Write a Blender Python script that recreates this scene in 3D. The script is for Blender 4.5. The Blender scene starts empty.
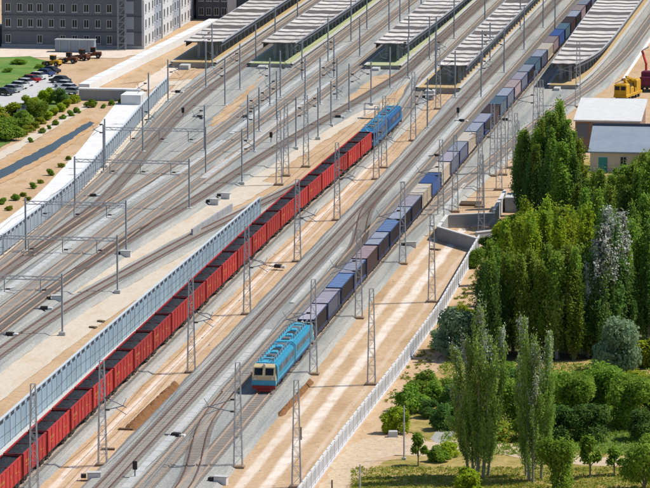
import bpy, math, random
import numpy as np
from mathutils import Vector, Matrix
from mathutils.geometry import tessellate_polygon
R = math.radians
random.seed(7); np.random.seed(7)
S = bpy.context.scene
COL = S.collection

# ------------------------------------------------------------------ camera, sky, sun
FPX = 4500.0; HCAM = 107.0; TH = math.atan(704.0 / FPX); YAW = R(8.28197)
CX, CY = 82.7, -480.0
cam = bpy.data.cameras.new('camera'); cam.lens = 36.0 * FPX / 650.0; cam.sensor_width = 36
cam.clip_start = 1.0; cam.clip_end = 12000
camo = bpy.data.objects.new('camera', cam); COL.objects.link(camo)
camo.location = (CX, CY, HCAM); camo.rotation_euler = (R(90) - TH, 0, YAW)
S.camera = camo
SUN_AZ, SUN_EL = 20.0, 54.0            # azimuth from +X towards +Y
W = bpy.data.worlds.new('World'); S.world = W; W.use_nodes = True
nt = W.node_tree
sky = nt.nodes.new('ShaderNodeTexSky'); sky.sky_type = 'NISHITA'; sky.sun_disc = False
sky.sun_elevation = R(SUN_EL); sky.sun_rotation = R(90 - SUN_AZ); sky.altitude = 1200; sky.dust_density = 1.2
nt.links.new(sky.outputs[0], nt.nodes['Background'].inputs[0]); nt.nodes['Background'].inputs[1].default_value = 0.10
sl = bpy.data.lights.new('sun', 'SUN'); sl.energy = 4.3; sl.angle = R(0.53); sl.color = (1.0, 0.95, 0.87)
so = bpy.data.objects.new('sun', sl); COL.objects.link(so)
sd = Vector((math.cos(R(SUN_EL)) * math.cos(R(SUN_AZ)), math.cos(R(SUN_EL)) * math.sin(R(SUN_AZ)), math.sin(R(SUN_EL))))
so.rotation_euler = sd.to_track_quat('Z', 'Y').to_euler(); so.location = (100, 200, 200)
S.view_settings.view_transform = 'Standard'; S.view_settings.look = 'None'
S.view_settings.gamma = 1; S.view_settings.use_curve_mapping = False
S.view_settings.exposure = 0.22
S.render.engine = 'CYCLES'

def P(u, v, z=0.0):
    """where the line of sight through a picture point meets height z (used to survey positions)"""
    a = (u - 325) / FPX; b = (v - 244) / FPX; c, s = math.cos(TH), math.sin(TH)
    dx, dy, dz = a, c - b * s, -s - b * c
    t = (z - HCAM) / dz; x, y = dx * t, dy * t
    return (x * math.cos(YAW) - y * math.sin(YAW) + CX, x * math.sin(YAW) + y * math.cos(YAW) + CY)

ORD = ['first', 'second', 'third', 'fourth', 'fifth', 'sixth', 'seventh', 'eighth', 'ninth', 'tenth', 'eleventh', 'twelfth',
       'thirteenth', 'fourteenth', 'fifteenth', 'sixteenth', 'seventeenth', 'eighteenth', 'nineteenth', 'twentieth']
def ordn(i):
    if i < 20: return ORD[i]
    tens = {2: 'twent', 3: 'thirt', 4: 'fort', 5: 'fift', 6: 'sixt'}[(i + 1) // 10]
    r = (i + 1) % 10
    return tens + 'ieth' if r == 0 else tens + 'y-' + ORD[r - 1]

# ------------------------------------------------------------------ materials
def mat(name, c1, c2=None, scale=1.0, rough=0.8, metal=0.0, c3=None, bump=0.0, bscale=None, detail=6, contrast=0.22, objvar=0.0, spec=0.3):
    m = bpy.data.materials.new(name); m.use_nodes = True
    n = m.node_tree.nodes; l = m.node_tree.links; b = n['Principled BSDF']
    b.inputs['Roughness'].default_value = rough; b.inputs['Metallic'].default_value = metal
    b.inputs['Specular IOR Level'].default_value = spec
    col = None
    if c2 is None: c2 = tuple(x * 0.82 for x in c1)
    tc = n.new('ShaderNodeTexCoord')
    no = n.new('ShaderNodeTexNoise'); no.inputs['Scale'].default_value = scale; no.inputs['Detail'].default_value = detail
    no.inputs['Roughness'].default_value = 0.65
    l.new(tc.outputs['Object'], no.inputs['Vector'])
    cr = n.new('ShaderNodeValToRGB'); e = cr.color_ramp.elements
    e[0].position = 0.5 - contrast; e[0].color = (*c1, 1); e[1].position = 0.5 + contrast; e[1].color = (*c2, 1)
    if c3: q = cr.color_ramp.elements.new(0.5); q.color = (*c3, 1)
    l.new(no.outputs['Fac'], cr.inputs['Fac']); col = cr.outputs['Color']
    if objvar:
        oi = n.new('ShaderNodeObjectInfo'); hs = n.new('ShaderNodeHueSaturation')
        mr = n.new('ShaderNodeMapRange'); mr.inputs['To Min'].default_value = 1 - objvar; mr.inputs['To Max'].default_value = 1 + objvar
        l.new(oi.outputs['Random'], mr.inputs['Value']); l.new(mr.outputs[0], hs.inputs['Value'])
        l.new(col, hs.inputs['Color']); col = hs.outputs['Color']
    l.new(col, b.inputs['Base Color'])
    if bump:
        n2 = n.new('ShaderNodeTexNoise'); n2.inputs['Scale'].default_value = bscale or scale * 8; n2.inputs['Detail'].default_value = 4
        l.new(tc.outputs['Object'], n2.inputs['Vector'])
        bp = n.new('ShaderNodeBump'); bp.inputs['Strength'].default_value = min(1.0, bump); bp.inputs['Distance'].default_value = 0.15
        l.new(n2.outputs['Fac'], bp.inputs['Height']); l.new(bp.outputs[0], b.inputs['Normal'])
    return m

def ground_mat(name, cols, s1, s2, bump=0.4, streak=None, s3=None, fine=0.25):
    """two scales of noise; streak=(sx, sy) stretches the large noise along the tracks"""
    m = bpy.data.materials.new(name); m.use_nodes = True
    n = m.node_tree.nodes; l = m.node_tree.links; b = n['Principled BSDF']
    b.inputs['Roughness'].default_value = 0.95; b.inputs['Specular IOR Level'].default_value = 0.1
    g = n.new('ShaderNodeNewGeometry'); mp = n.new('ShaderNodeMapping')
    if streak: mp.inputs['Scale'].default_value = (streak[0], streak[1], 1)
    l.new(g.outputs['Position'], mp.inputs['Vector'])
    a = n.new('ShaderNodeTexNoise'); a.inputs['Scale'].default_value = s1; a.inputs['Detail'].default_value = 7; a.inputs['Roughness'].default_value = 0.62
    l.new(mp.outputs[0], a.inputs['Vector'])
    cr = n.new('ShaderNodeValToRGB'); e = cr.color_ramp.elements; k = len(cols)
    e[0].position = 0.3; e[0].color = (*cols[0], 1); e[1].position = 0.7; e[1].color = (*cols[-1], 1)
    for i in range(1, k - 1):
        q = e.new(0.3 + 0.4 * i / (k - 1)); q.color = (*cols[i], 1)
    l.new(a.outputs['Fac'], cr.inputs['Fac'])
    f = n.new('ShaderNodeTexNoise'); f.inputs['Scale'].default_value = s2; f.inputs['Detail'].default_value = 5; f.inputs['Roughness'].default_value = 0.7
    l.new(g.outputs['Position'], f.inputs['Vector'])
    mr = n.new('ShaderNodeMapRange'); mr.inputs['From Min'].default_value = 0.25; mr.inputs['From Max'].default_value = 0.75
    mr.inputs['To Min'].default_value = 1 - fine; mr.inputs['To Max'].default_value = 1 + fine
    l.new(f.outputs['Fac'], mr.inputs['Value'])
    mx = n.new('ShaderNodeMixRGB'); mx.blend_type = 'MULTIPLY'; mx.inputs[0].default_value = 1
    l.new(cr.outputs['Color'], mx.inputs[1]); l.new(mr.outputs[0], mx.inputs[2])
    l.new(mx.outputs[0], b.inputs['Base Color'])
    bp = n.new('ShaderNodeBump'); bp.inputs['Strength'].default_value = bump; bp.inputs['Distance'].default_value = 0.2
    l.new(f.outputs['Fac'], bp.inputs['Height']); l.new(bp.outputs[0], b.inputs['Normal'])
    return m

def leaf_mat(name, cols, trans=0.5, rough=0.55, objvar=0.22):
    m = bpy.data.materials.new(name); m.use_nodes = True
    n = m.node_tree.nodes; l = m.node_tree.links; b = n['Principled BSDF']; out = n['Material Output']
    g = n.new('ShaderNodeNewGeometry'); cr = n.new('ShaderNodeValToRGB'); e = cr.color_ramp.elements; k = len(cols)
    e[0].position = 0; e[0].color = (*cols[0], 1); e[1].position = 1; e[1].color = (*cols[-1], 1)
    for i in range(1, k - 1):
        q = e.new(i / (k - 1)); q.color = (*cols[i], 1)
    at = n.new('ShaderNodeAttribute'); at.attribute_name = 'tone'
    ad = n.new('ShaderNodeMath'); ad.operation = 'MULTIPLY_ADD'; ad.inputs[1].default_value = .35; l.new(g.outputs['Random Per Island'], ad.inputs[0])
    am = n.new('ShaderNodeMath'); am.operation = 'MULTIPLY'; am.inputs[1].default_value = .65; l.new(at.outputs['Fac'], am.inputs[0]); l.new(am.outputs[0], ad.inputs[2])
    l.new(ad.outputs[0], cr.inputs['Fac'])
    oi = n.new('ShaderNodeObjectInfo'); hs = n.new('ShaderNodeHueSaturation')
    mr = n.new('ShaderNodeMapRange'); mr.inputs['To Min'].default_value = 1 - objvar; mr.inputs['To Max'].default_value = 1 + objvar
    l.new(oi.outputs['Random'], mr.inputs['Value']); l.new(mr.outputs[0], hs.inputs['Value'])
    mh = n.new('ShaderNodeMapRange'); mh.inputs['To Min'].default_value = 0.485; mh.inputs['To Max'].default_value = 0.515
    l.new(oi.outputs['Random'], mh.inputs['Value']); l.new(mh.outputs[0], hs.inputs['Hue'])
    l.new(cr.outputs['Color'], hs.inputs['Color']); l.new(hs.outputs[0], b.inputs['Base Color'])
    b.inputs['Roughness'].default_value = .7; b.inputs['Specular IOR Level'].default_value = 0.08
    t = n.new('ShaderNodeBsdfTranslucent'); l.new(hs.outputs[0], t.inputs['Color'])
    mx = n.new('ShaderNodeMixShader'); mx.inputs[0].default_value = trans
    l.new(b.outputs[0], mx.inputs[1]); l.new(t.outputs[0], mx.inputs[2]); l.new(mx.outputs[0], out.inputs['Surface'])
    return m

M = {}
M['sand'] = ground_mat('sand', [(.36, .235, .13), (.46, .315, .19), (.51, .37, .24), (.42, .265, .14)], 0.16, 1.3, streak=(1, .35), fine=.2)
def rut_mat(name, ruts):
    m = M['sand'].copy(); m.name = name; n = m.node_tree.nodes; l = m.node_tree.links; b = n['Principled BSDF']
    base = b.inputs['Base Color'].links[0].from_socket
    g = n.new('ShaderNodeNewGeometry'); sp = n.new('ShaderNodeSeparateXYZ'); l.new(g.outputs['Position'], sp.inputs[0])
    mp = n.new('ShaderNodeMapping'); mp.inputs['Scale'].default_value = (.5, .07, 1); l.new(g.outputs['Position'], mp.inputs['Vector'])
    no = n.new('ShaderNodeTexNoise'); no.inputs['Scale'].default_value = 1.0; no.inputs['Detail'].default_value = 6; l.new(mp.outputs[0], no.inputs['Vector'])
    wx = n.new('ShaderNodeMath'); wx.operation = 'MULTIPLY_ADD'; wx.inputs[1].default_value = 1.2; l.new(no.outputs['Fac'], wx.inputs[0]); l.new(sp.outputs[0], wx.inputs[2])
    acc = None
    for xc, hw, amt in ruts:
        d = n.new('ShaderNodeMath'); d.operation = 'SUBTRACT'; l.new(wx.outputs[0], d.inputs[0]); d.inputs[1].default_value = xc + .6
        a = n.new('ShaderNodeMath'); a.operation = 'ABSOLUTE'; l.new(d.outputs[0], a.inputs[0])
        r = n.new('ShaderNodeMapRange'); r.interpolation_type = 'SMOOTHSTEP'; r.inputs['From Min'].default_value = hw * .45; r.inputs['From Max'].default_value = hw * 1.25
        r.inputs['To Min'].default_value = amt; r.inputs['To Max'].default_value = 0; l.new(a.outputs[0], r.inputs['Value'])
        if acc is None: acc = r.outputs[0]
        else:
            mx = n.new('ShaderNodeMath'); mx.operation = 'MAXIMUM'; l.new(acc, mx.inputs[0]); l.new(r.outputs[0], mx.inputs[1]); acc = mx.outputs[0]
    n2 = n.new('ShaderNodeTexNoise'); n2.inputs['Scale'].default_value = .35; n2.inputs['Detail'].default_value = 8; l.new(g.outputs['Position'], n2.inputs['Vector'])
    r2 = n.new('ShaderNodeMapRange'); r2.inputs['From Min'].default_value = .25; r2.inputs['From Max'].default_value = .55; r2.inputs['To Min'].default_value = .35; l.new(n2.outputs['Fac'], r2.inputs['Value'])
    m2 = n.new('ShaderNodeMath'); m2.operation = 'MULTIPLY'; l.new(acc, m2.inputs[0]); l.new(r2.outputs[0], m2.inputs[1])
    mix = n.new('ShaderNodeMixRGB'); l.new(m2.outputs[0], mix.inputs[0]); l.new(base, mix.inputs[1]); mix.inputs[2].default_value = (.70, .62, .54, 1)
    l.new(mix.outputs[0], b.inputs['Base Color']); return m
M['sand_m'] = rut_mat('sand_with_rut', [(-20.6, .55, .85), (-18.9, .4, .35)])
M['sand_r'] = rut_mat('sand_with_ruts', [(.4, .7, .75), (3.4, .85, 1.0), (6.4, .4, .3)])
M['pale'] = ground_mat('pale_gravel', [(.56, .46, .37), (.66, .57, .48), (.60, .48, .36)], 0.35, 1.8, streak=(1, .3), fine=.14)
M['bank'] = ground_mat('canal_bank', [(.40, .24, .12), (.50, .32, .17), (.44, .34, .24)], 0.3, 1.8, fine=.18)
M['path'] = ground_mat('sandy_path', [(.44, .33, .22), (.54, .43, .31), (.48, .36, .23)], 0.4, 1.8, fine=.25)
M['cream'] = ground_mat('cream_soil', [(.50, .43, .34), (.58, .51, .42), (.53, .42, .30)], 0.3, 1.8, streak=(1, .3), fine=.13)
M['ballast'] = ground_mat('ballast', [(.225, .235, .228), (.295, .305, .295), (.39, .38, .35), (.305, .305, .28)], 0.55, 3.4, streak=(1, .045), fine=.3, bump=.7)
M['ballast2'] = ground_mat('ballast_dark', [(.17, .165, .17), (.24, .225, .22), (.29, .28, .27)], 0.25, 3.4, streak=(1, .2), fine=.3, bump=.7)
M['stain'] = ground_mat('rust_stained_ballast', [(.36, .33, .295), (.45, .41, .365), (.40, .39, .365)], 0.5, 3.4, streak=(1, .15), fine=.25, bump=.6)
M['stain_d'] = ground_mat('oil_stained_ballast', [(.18, .135, .11), (.25, .19, .16), (.30, .25, .22)], 0.5, 3.4, streak=(1, .15), fine=.25, bump=.6)
M['stain_g'] = ground_mat('grey_brown_ballast', [(.31, .30, .285), (.38, .365, .345), (.36, .35, .335)], 0.5, 3.4, streak=(1, .15), fine=.25, bump=.6)
M['meadow'] = ground_mat('meadow', [(.13, .135, .03), (.27, .22, .06), (.40, .30, .12), (.19, .19, .05)], 0.17, 1.5, fine=.3)
M['lawn'] = ground_mat('lawn', [(.07, .13, .03), (.12, .19, .045), (.22, .24, .07)], 0.3, 2.0, fine=.3)
M['field'] = ground_mat('field', [(.07, .16, .03), (.12, .22, .05), (.21, .25, .07)], 0.15, 1.0, fine=.2)
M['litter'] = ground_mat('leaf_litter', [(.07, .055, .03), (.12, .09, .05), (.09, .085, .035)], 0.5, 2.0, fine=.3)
M['dry'] = ground_mat('dry_grass', [(.36, .24, .08), (.42, .29, .12), (.24, .22, .07)], 0.4, 2.0, fine=.25)
M['weedy'] = ground_mat('weedy_soil', [(.36, .32, .20), (.46, .40, .26), (.30, .30, .14)], 0.5, 2.0, fine=.25)
M['soil'] = ground_mat('dug_soil', [(.16, .075, .03), (.24, .12, .055), (.20, .10, .045)], 0.8, 3.0, fine=.25, bump=.8)
M['concrete'] = mat('concrete', (.52, .52, .51), (.42, .42, .41), 0.6, .85, bump=.1)
M['wconcrete'] = mat('white_concrete', (.74, .74, .73), (.63, .63, .62), 0.35, .8, bump=.1)
M['gconcrete'] = mat('grey_concrete', (.36, .37, .39), (.28, .29, .30), 0.5, .85, bump=.1)
M['trough'] = mat('trough_lid', (.50, .51, .50), (.38, .39, .39), 0.8, .85)
M['sleeper'] = mat('sleeper', (.40, .37, .33), (.30, .27, .24), 0.9, .9)
M['rail'] = mat('rail_steel', (.36, .25, .18), (.46, .36, .28), 0.2, .6, .1)
M['rail_r'] = mat('rail_rust', (.20, .12, .09), (.13, .08, .065), 2.0, .65, .3)
M['galv'] = mat('galvanised_steel', (.46, .48, .50), (.37, .39, .415), 1.5, .5, .35)
M['galvp'] = mat('galvanised_post', (.44, .47, .50), (.35, .38, .41), 1.5, .5, .3)
M['galvd'] = mat('weathered_steel', (.28, .31, .34), (.21, .23, .26), 1.5, .55, .35)
M['insul'] = mat('insulator', (.09, .06, .05), None, 3, .3)
M['red'] = mat('wagon_red', (.46, .030, .026), (.24, .028, .028), 0.7, .6, objvar=.28, bump=.03, contrast=.3, c3=(.38, .026, .024))
M['redd'] = mat('wagon_red_dark', (.22, .018, .018), (.13, .014, .014), 1.0, .6, objvar=.2)  # darker red for end walls and cross beams
M['coal'] = mat('coal', (.006, .006, .008), (.016, .016, .019), 2.5, .65, bump=1, bscale=3)
M['black'] = mat('black_steel', (.028, .026, .027), (.055, .047, .042), 2.0, .6, .2)
M['wheel'] = mat('wheel_steel', (.09, .07, .06), (.05, .04, .035), 3.0, .5, .5)
M['yellow_l'] = mat('yellow_lettering', (.48, .24, .05), None, 3, .6)
M['cyan'] = mat('loco_cyan', (.010, .27, .46), (.03, .17, .27), 0.9, .5, spec=.3, contrast=.3)
M['cyan2'] = mat('loco_cyan_light', (.06, .38, .54), (.06, .26, .38), 1.2, .5, spec=.3, contrast=.28)
M['navy'] = mat('loco_navy', (.012, .085, .23), (.015, .065, .18), 0.6, .5, spec=.2)
M['navy2'] = mat('loco_blue', (.03, .24, .42), (.03, .18, .34), 0.6, .5, spec=.25)
M['lcream'] = mat('loco_cream', (.66, .53, .30), (.48, .38, .22), 1.4, .55, contrast=.3)
M['lred'] = mat('loco_red', (.30, .02, .02), (.2, .015, .015), 1, .5)
M['glass'] = mat('dark_glass', (.012, .016, .022), None, 1, .3, spec=.3)
M['roofgrey'] = mat('roof_grey', (.16, .16, .17), (.11, .11, .12), 1.2, .6)
M['white'] = mat('white_paint', (.66, .66, .65), (.56, .56, .55), 1.0, .6)
M['fence_w'] = mat('fence_concrete', (.66, .67, .70), (.54, .55, .58), 1.1, .8, objvar=.07)
M['footing'] = mat('mast_footing', (.36, .27, .19), (.27, .19, .13), 1, .9)
M['bar_blue'] = mat('barrier_blue', (.40, .52, .61), (.33, .45, .54), 0.7, .5, objvar=.08)
M['bar_pale'] = mat('barrier_pale', (.42, .47, .52), (.35, .40, .45), 0.7, .6, objvar=.08)
M['bar_dark'] = mat('barrier_louvre', (.07, .085, .11), (.045, .055, .07), 1.5, .6)
M['bar_top'] = mat('barrier_cap', (.56, .62, .66), (.46, .52, .56), 1.0, .5)
M['plat'] = mat('platform_paving', (.50, .36, .18), (.43, .31, .16), 0.25, .85)
M['platg'] = mat('platform_green', (.36, .42, .22), (.42, .42, .24), 0.3, .85)
M['platside'] = mat('platform_wall', (.34, .31, .28), (.24, .21, .19), 0.6, .9)
M['canw'] = mat('canopy_white', (.62, .575, .53), (.46, .43, .40), 0.5, .75, objvar=.14)
M['cand'] = mat('canopy_dark', (.14, .115, .105), (.075, .062, .06), 0.5, .75)
M['cane'] = mat('canopy_edge', (.40, .41, .43), (.32, .33, .35), 0.5, .6)
M['bldg'] = mat('building_shaded_grey', (.155, .165, .185), (.125, .135, .155), 0.7, .9)  # front wall grey with the facade's shade put into the colour
M['bldw'] = mat('building_white', (.62, .62, .62), (.54, .54, .55), 0.4, .85)
M['bldb'] = mat('building_bluegrey', (.34, .37, .42), (.29, .32, .37), 0.4, .85)
M['bldd'] = mat('building_dark', (.10, .11, .13), (.08, .085, .10), 0.5, .85)
M['wframe'] = mat('window_frame', (.5, .5, .5), None, 1, .6)
M['beige'] = mat('beige_render', (.66, .58, .48), (.56, .49, .40), 0.5, .85)
M['broof'] = mat('blue_grey_roof', (.26, .31, .37), (.21, .25, .31), 0.5, .6)
M['teal'] = mat('teal_door', (.05, .28, .28), None, 2, .5)
M['brick'] = mat('brick_wall', (.27, .17, .13), (.20, .13, .10), 1, .9)
M['yellow'] = mat('machine_yellow', (.64, .37, .012), (.34, .18, .015), 0.9, .6, contrast=.28)
M['maroon'] = mat('machine_maroon', (.16, .018, .05), (.11, .014, .035), 0.8, .5)
M['orange'] = mat('machine_rust', (.17, .06, .03), (.09, .04, .025), 1, .6)
M['mred'] = mat('machine_red', (.55, .05, .03), (.42, .04, .03), 1, .5)
M['tyre'] = mat('tyre', (.02, .02, .02), None, 2, .8)
M['water'] = mat('canal_water', (.05, .075, .09), (.04, .055, .065), 0.3, .35, spec=.25)
M['bark'] = mat('bark', (.22, .19, .15), (.13, .11, .085), 2.0, .9)
M['barkp'] = mat('pale_bark', (.36, .33, .27), (.22, .20, .16), 2.0, .9)
M['wood'] = mat('timber', (.20, .14, .09), (.13, .09, .06), 2, .9)
M['lf_dark'] = leaf_mat('leaf_dark', [(0.056, 0.128, 0.029), (0.117, 0.223, 0.048), (0.195, 0.318, 0.078)])
M['lf_mid'] = leaf_mat('leaf_mid', [(0.111, 0.217, 0.023), (0.217, 0.339, 0.040), (0.334, 0.468, 0.072)])
M['lf_bright'] = leaf_mat('leaf_bright', [(0.211, 0.306, 0.013), (0.334, 0.434, 0.023), (0.468, 0.539, 0.050)])
M['lf_olive'] = leaf_mat('leaf_olive', [(0.151, 0.211, 0.031), (0.251, 0.329, 0.052), (0.367, 0.434, 0.100)])
M['lf_teal'] = leaf_mat('leaf_teal', [(0.167, 0.278, 0.144), (0.267, 0.401, 0.223), (0.390, 0.512, 0.334)])
M['lf_green'] = leaf_mat('leaf_greygreen', [(0.123, 0.211, 0.039), (0.234, 0.345, 0.061), (0.378, 0.479, 0.123)])
M['lf_silver'] = leaf_mat('leaf_silver', [(0.323, 0.351, 0.304), (0.437, 0.456, 0.408), (0.522, 0.532, 0.494)], trans=.1)
M['lf_yellow'] = leaf_mat('leaf_yellow', [(0.264, 0.242, 0.022), (0.363, 0.308, 0.033), (0.176, 0.209, 0.033)])

# ------------------------------------------------------------------ mesh helpers
class MB:
    def __init__(s): s.v = []; s.f = []; s.mi = []; s.cur = 0
    def add(s, vs, fs):
        o = len(s.v); s.v += [tuple(p) for p in vs]; s.f += [tuple(i + o for i in f) for f in fs]; s.mi += [s.cur] * len(fs); return s
    def box(s, x0, x1, y0, y1, z0, z1):
        return s.add([(x0,y0,z0),(x1,y0,z0),(x1,y1,z0),(x0,y1,z0),(x0,y0,z1),(x1,y0,z1),(x1,y1,z1),(x0,y1,z1)],
                     [(0,3,2,1),(4,5,6,7),(0,1,5,4),(1,2,6,5),(2,3,7,6),(3,0,4,7)])
    def cbox(s, x0, x1, y0, y1, z0, z1, c=.05):
        """box with chamfered top edges"""
        return s.add([(x0,y0,z0),(x1,y0,z0),(x1,y1,z0),(x0,y1,z0),(x0,y0,z1-c),(x1,y0,z1-c),(x1,y1,z1-c),(x0,y1,z1-c),
                      (x0+c,y0+c,z1),(x1-c,y0+c,z1),(x1-c,y1-c,z1),(x0+c,y1-c,z1)],
                     [(0,3,2,1),(0,1,5,4),(1,2,6,5),(2,3,7,6),(3,0,4,7),(4,5,9,8),(5,6,10,9),(6,7,11,10),(7,4,8,11),(8,9,10,11)])
    def bar(s, a, b, w, h=None):
        a = Vector(a); b = Vector(b); h = h or w; d = (b - a)
        if d.length < 1e-6: return s
        d.normalize(); up = Vector((0,0,1)) if abs(d.z) < .95 else Vector((0,1,0))
        r = d.cross(up).normalized(); u = r.cross(d)
        vs = [p + r * sx * w / 2 + u * sz * h / 2 for p in (a, b) for sx, sz in ((-1,-1),(1,-1),(1,1),(-1,1))]
        return s.add(vs, [(0,1,2,3)[::-1],(4,5,6,7),(0,1,5,4),(1,2,6,5),(2,3,7,6),(3,0,4,7)])
    def cyl(s, a, b, r0, r1=None, n=8):
        a = Vector(a); b = Vector(b); r1 = r0 if r1 is None else r1; d = (b - a).normalized()
        up = Vector((0,0,1)) if abs(d.z) < .95 else Vector((0,1,0)); r = d.cross(up).normalized(); u = r.cross(d)
        vs = []
        for p, q in ((a, r0), (b, r1)):
            for i in range(n):
                t = 2 * math.pi * i / n; vs.append(p + r * math.cos(t) * q + u * math.sin(t) * q)
        fs = [(i, (i+1) % n, n + (i+1) % n, n + i) for i in range(n)] + [tuple(range(n))[::-1], tuple(range(n, 2*n))]
        return s.add(vs, fs)
    def prof(s, pts, y0, y1):
        """extrude a closed XZ profile along Y"""
        n = len(pts); vs = [(x, y0, z) for x, z in pts] + [(x, y1, z) for x, z in pts]
        return s.add(vs, [(i, (i+1) % n, n + (i+1) % n, n + i) for i in range(n)] + [tuple(range(n))[::-1], tuple(range(n, 2*n))])
    def profx(s, pts, x0, x1):
        n = len(pts); vs = [(x0, y, z) for y, z in pts] + [(x1, y, z) for y, z in pts]
        return s.add(vs, [(i, (i+1) % n, n + (i+1) % n, n + i) for i in range(n)] + [tuple(range(n))[::-1], tuple(range(n, 2*n))])
    def mesh(s, name, *ms):
        me = bpy.data.meshes.new(name); me.from_pydata(s.v, [], s.f); me.update()
        for m in ms: me.materials.append(M[m] if isinstance(m, str) else m)
        if len(ms) > 1: me.polygons.foreach_set('material_index', s.mi)
        return me
    def obj(s, name, m, parent=None, loc=None, rz=0):
        return put(s.mesh(name, m), name, parent, loc, rz)

def put(me, name, parent=None, loc=None, rz=0, scale=None):
    o = bpy.data.objects.new(name, me); COL.objects.link(o)
    if parent: o.parent = parent
    if loc is not None: o.location = loc
    if rz: o.rotation_euler = (0, 0, rz)
    if scale: o.scale = scale
    return o
def tag(o, label, cat, group=None):
    o['label'] = label; o['category'] = cat
    if group: o['group'] = group
    return o
def empty(name, loc, rz=0, label=None, cat=None, group=None):
    o = bpy.data.objects.new(name, None); COL.objects.link(o); o.location = loc; o.rotation_euler = (0, 0, rz); o.empty_display_size = .5
    if label: tag(o, label, cat, group)
    return o
def struct(o, label=None):
    o['kind'] = 'structure'
    if label: o['label'] = label
    return o
def stuff(o): o['kind'] = 'stuff'; return o

def lerp_fn(pts):
    pts = sorted(pts); ys = [p[0] for p in pts]; xs = [p[1] for p in pts]
    def f(y):
        if y <= ys[0]: return xs[0]
        if y >= ys[-1]: return xs[-1]
        for i in range(len(ys) - 1):
            if ys[i] <= y <= ys[i+1]:
                h = ys[i+1] - ys[i]; t = (y - ys[i]) / h
                def sl(k):
                    if k == 0 or k == len(ys) - 1:
                        j = min(k, len(ys) - 2); return (xs[j+1] - xs[j]) / (ys[j+1] - ys[j])
                    a = (xs[k] - xs[k-1]) / (ys[k] - ys[k-1]); b = (xs[k+1] - xs[k]) / (ys[k+1] - ys[k])
                    return 0 if a * b <= 0 else 2 * a * b / (a + b)
                m0, m1 = sl(i) * h, sl(i+1) * h
                return ((2*t**3 - 3*t**2 + 1) * xs[i] + (t**3 - 2*t**2 + t) * m0 + (-2*t**3 + 3*t**2) * xs[i+1] + (t**3 - t**2) * m1)
    return f
const = lambda x: (lambda y: x)

def wob(y, seed, amp):
    return amp * (math.sin(y * .31 + seed) * .5 + math.sin(y * .83 + seed * 2.3) * .3 + math.sin(y * 2.1 + seed * 5.1) * .25)
def strip(name, lf, rf, y0, y1, z, m, jl=0.0, jr=0.0, step=2.0, label=None, parent=None):
    n = int((y1 - y0) / step) + 1; sd_ = random.random() * 50; vs = []
    for i in range(n + 1):
        y = y0 + (y1 - y0) * i / n
        vs += [(lf(y) + wob(y, sd_, jl), y, z), (rf(y) + wob(y, sd_ + 9, jr), y, z)]
    b = MB().add(vs, [(2*i, 2*i+1, 2*i+3, 2*i+2) for i in range(n)])
    o = b.obj(name, m, parent)
    return o if parent else struct(o, label)
def bed(name, lf, rf, y0, y1, h, m, sh=.7, step=3.0, jit=.15):
    n = int((y1 - y0) / step) + 1; vs = []; sd_ = random.random() * 50
    for i in range(n + 1):
        y = y0 + (y1 - y0) * i / n; a, b_ = lf(y), rf(y)
        vs += [(a - sh + wob(y, sd_, jit), y, -.02), (a, y, h), (b_, y, h), (b_ + sh + wob(y, sd_ + 5, jit), y, -.02)]
    fs = []
    for i in range(n):
        for k in range(3): fs.append((4*i+k, 4*i+k+1, 4*i+k+5, 4*i+k+4))
    return struct(MB().add(vs, fs).obj(name, m))
def sheet(name, poly, z, m, jit=.25, step=1.5, label=None):
    pts = []; sd_ = random.random() * 90; n = len(poly)
    for i in range(n):
        a = Vector(poly[i]); b = Vector(poly[(i+1) % n]); d = b - a; k = max(1, int(d.length / step)); nr = Vector((-d.y, d.x)).normalized()
        for j in range(k):
            p = a + d * j / k; w = wob((p.x + p.y) * 1.3, sd_, jit) if j else 0; pts.append((p.x + nr.x * w, p.y + nr.y * w, z))
    tris = tessellate_polygon([[Vector(p) for p in pts]])
    fs = []
    for t in tris:
        a, b, c = (Vector(pts[i]) for i in t)
        fs.append(t if (b - a).cross(c - a).z > 0 else t[::-1])
    return struct(MB().add(pts, fs).obj(name, m), label)
def psheet(name, px, z, m, **k): return sheet(name, [P(u, v, z) for u, v in px], z, m, **k)

# ------------------------------------------------------------------ ground
b = MB().add([(-3000,-800,-.05),(3000,-800,-.05),(3000,6000,-.05),(-3000,6000,-.05)], [(0,1,2,3)])
struct(b.obj('ground', 'sand'))
Y0, Y1 = -40, 720
# corridor with the container train
c_left = lerp_fn([(-40,-16.9),(250,-16.7),(330,-16.9),(380,-17.6),(720,-17.6)])
c_right = lerp_fn([(-40,-2.2),(190,-2.3),(250,-.2),(300,2.0),(350,5.0),(412,10.4),(480,12.2),(720,12.6)])
bed('ballast_bed', c_left, c_right, Y0, Y1, .40, 'ballast')
red_x = lerp_fn([(-60,-24.75),(190,-24.75),(225,-24.5),(262,-23.9),(292,-23.35),(320,-23.2),(345,-23.4),(380,-24.8),(420,-27.0),(720,-27.6)])
bed('ballast_bed', lambda y: red_x(y) - 2.2, lambda y: red_x(y) + 2.0, Y0, Y1, .38, 'ballast')
t5_x = lerp_fn([(-60,-48),(97,-44.6),(132,-43.2),(165,-40.2),(200,-36.6),(225,-33.2),(260,-28.4),(290,-24.6),(310,-23.2)])
bed('ballast_bed', lambda y: t5_x(y) - 2.0, lambda y: t5_x(y) + 2.3, 20, 300, .36, 'ballast')
y_left = lerp_fn([(-40,-62),(139,-59.8),(195,-60.6),(243,-62.6),(300,-66.4),(371,-71.2),(430,-72.6),(720,-72.6)])
y_right = lerp_fn([(-40,-46.6),(100,-46.6),(160,-45.3),(200,-43.2),(250,-40.2),(280,-38.4),(330,-35.6),(385,-31.2),(430,-29.6),(720,-29.4)])
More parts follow.
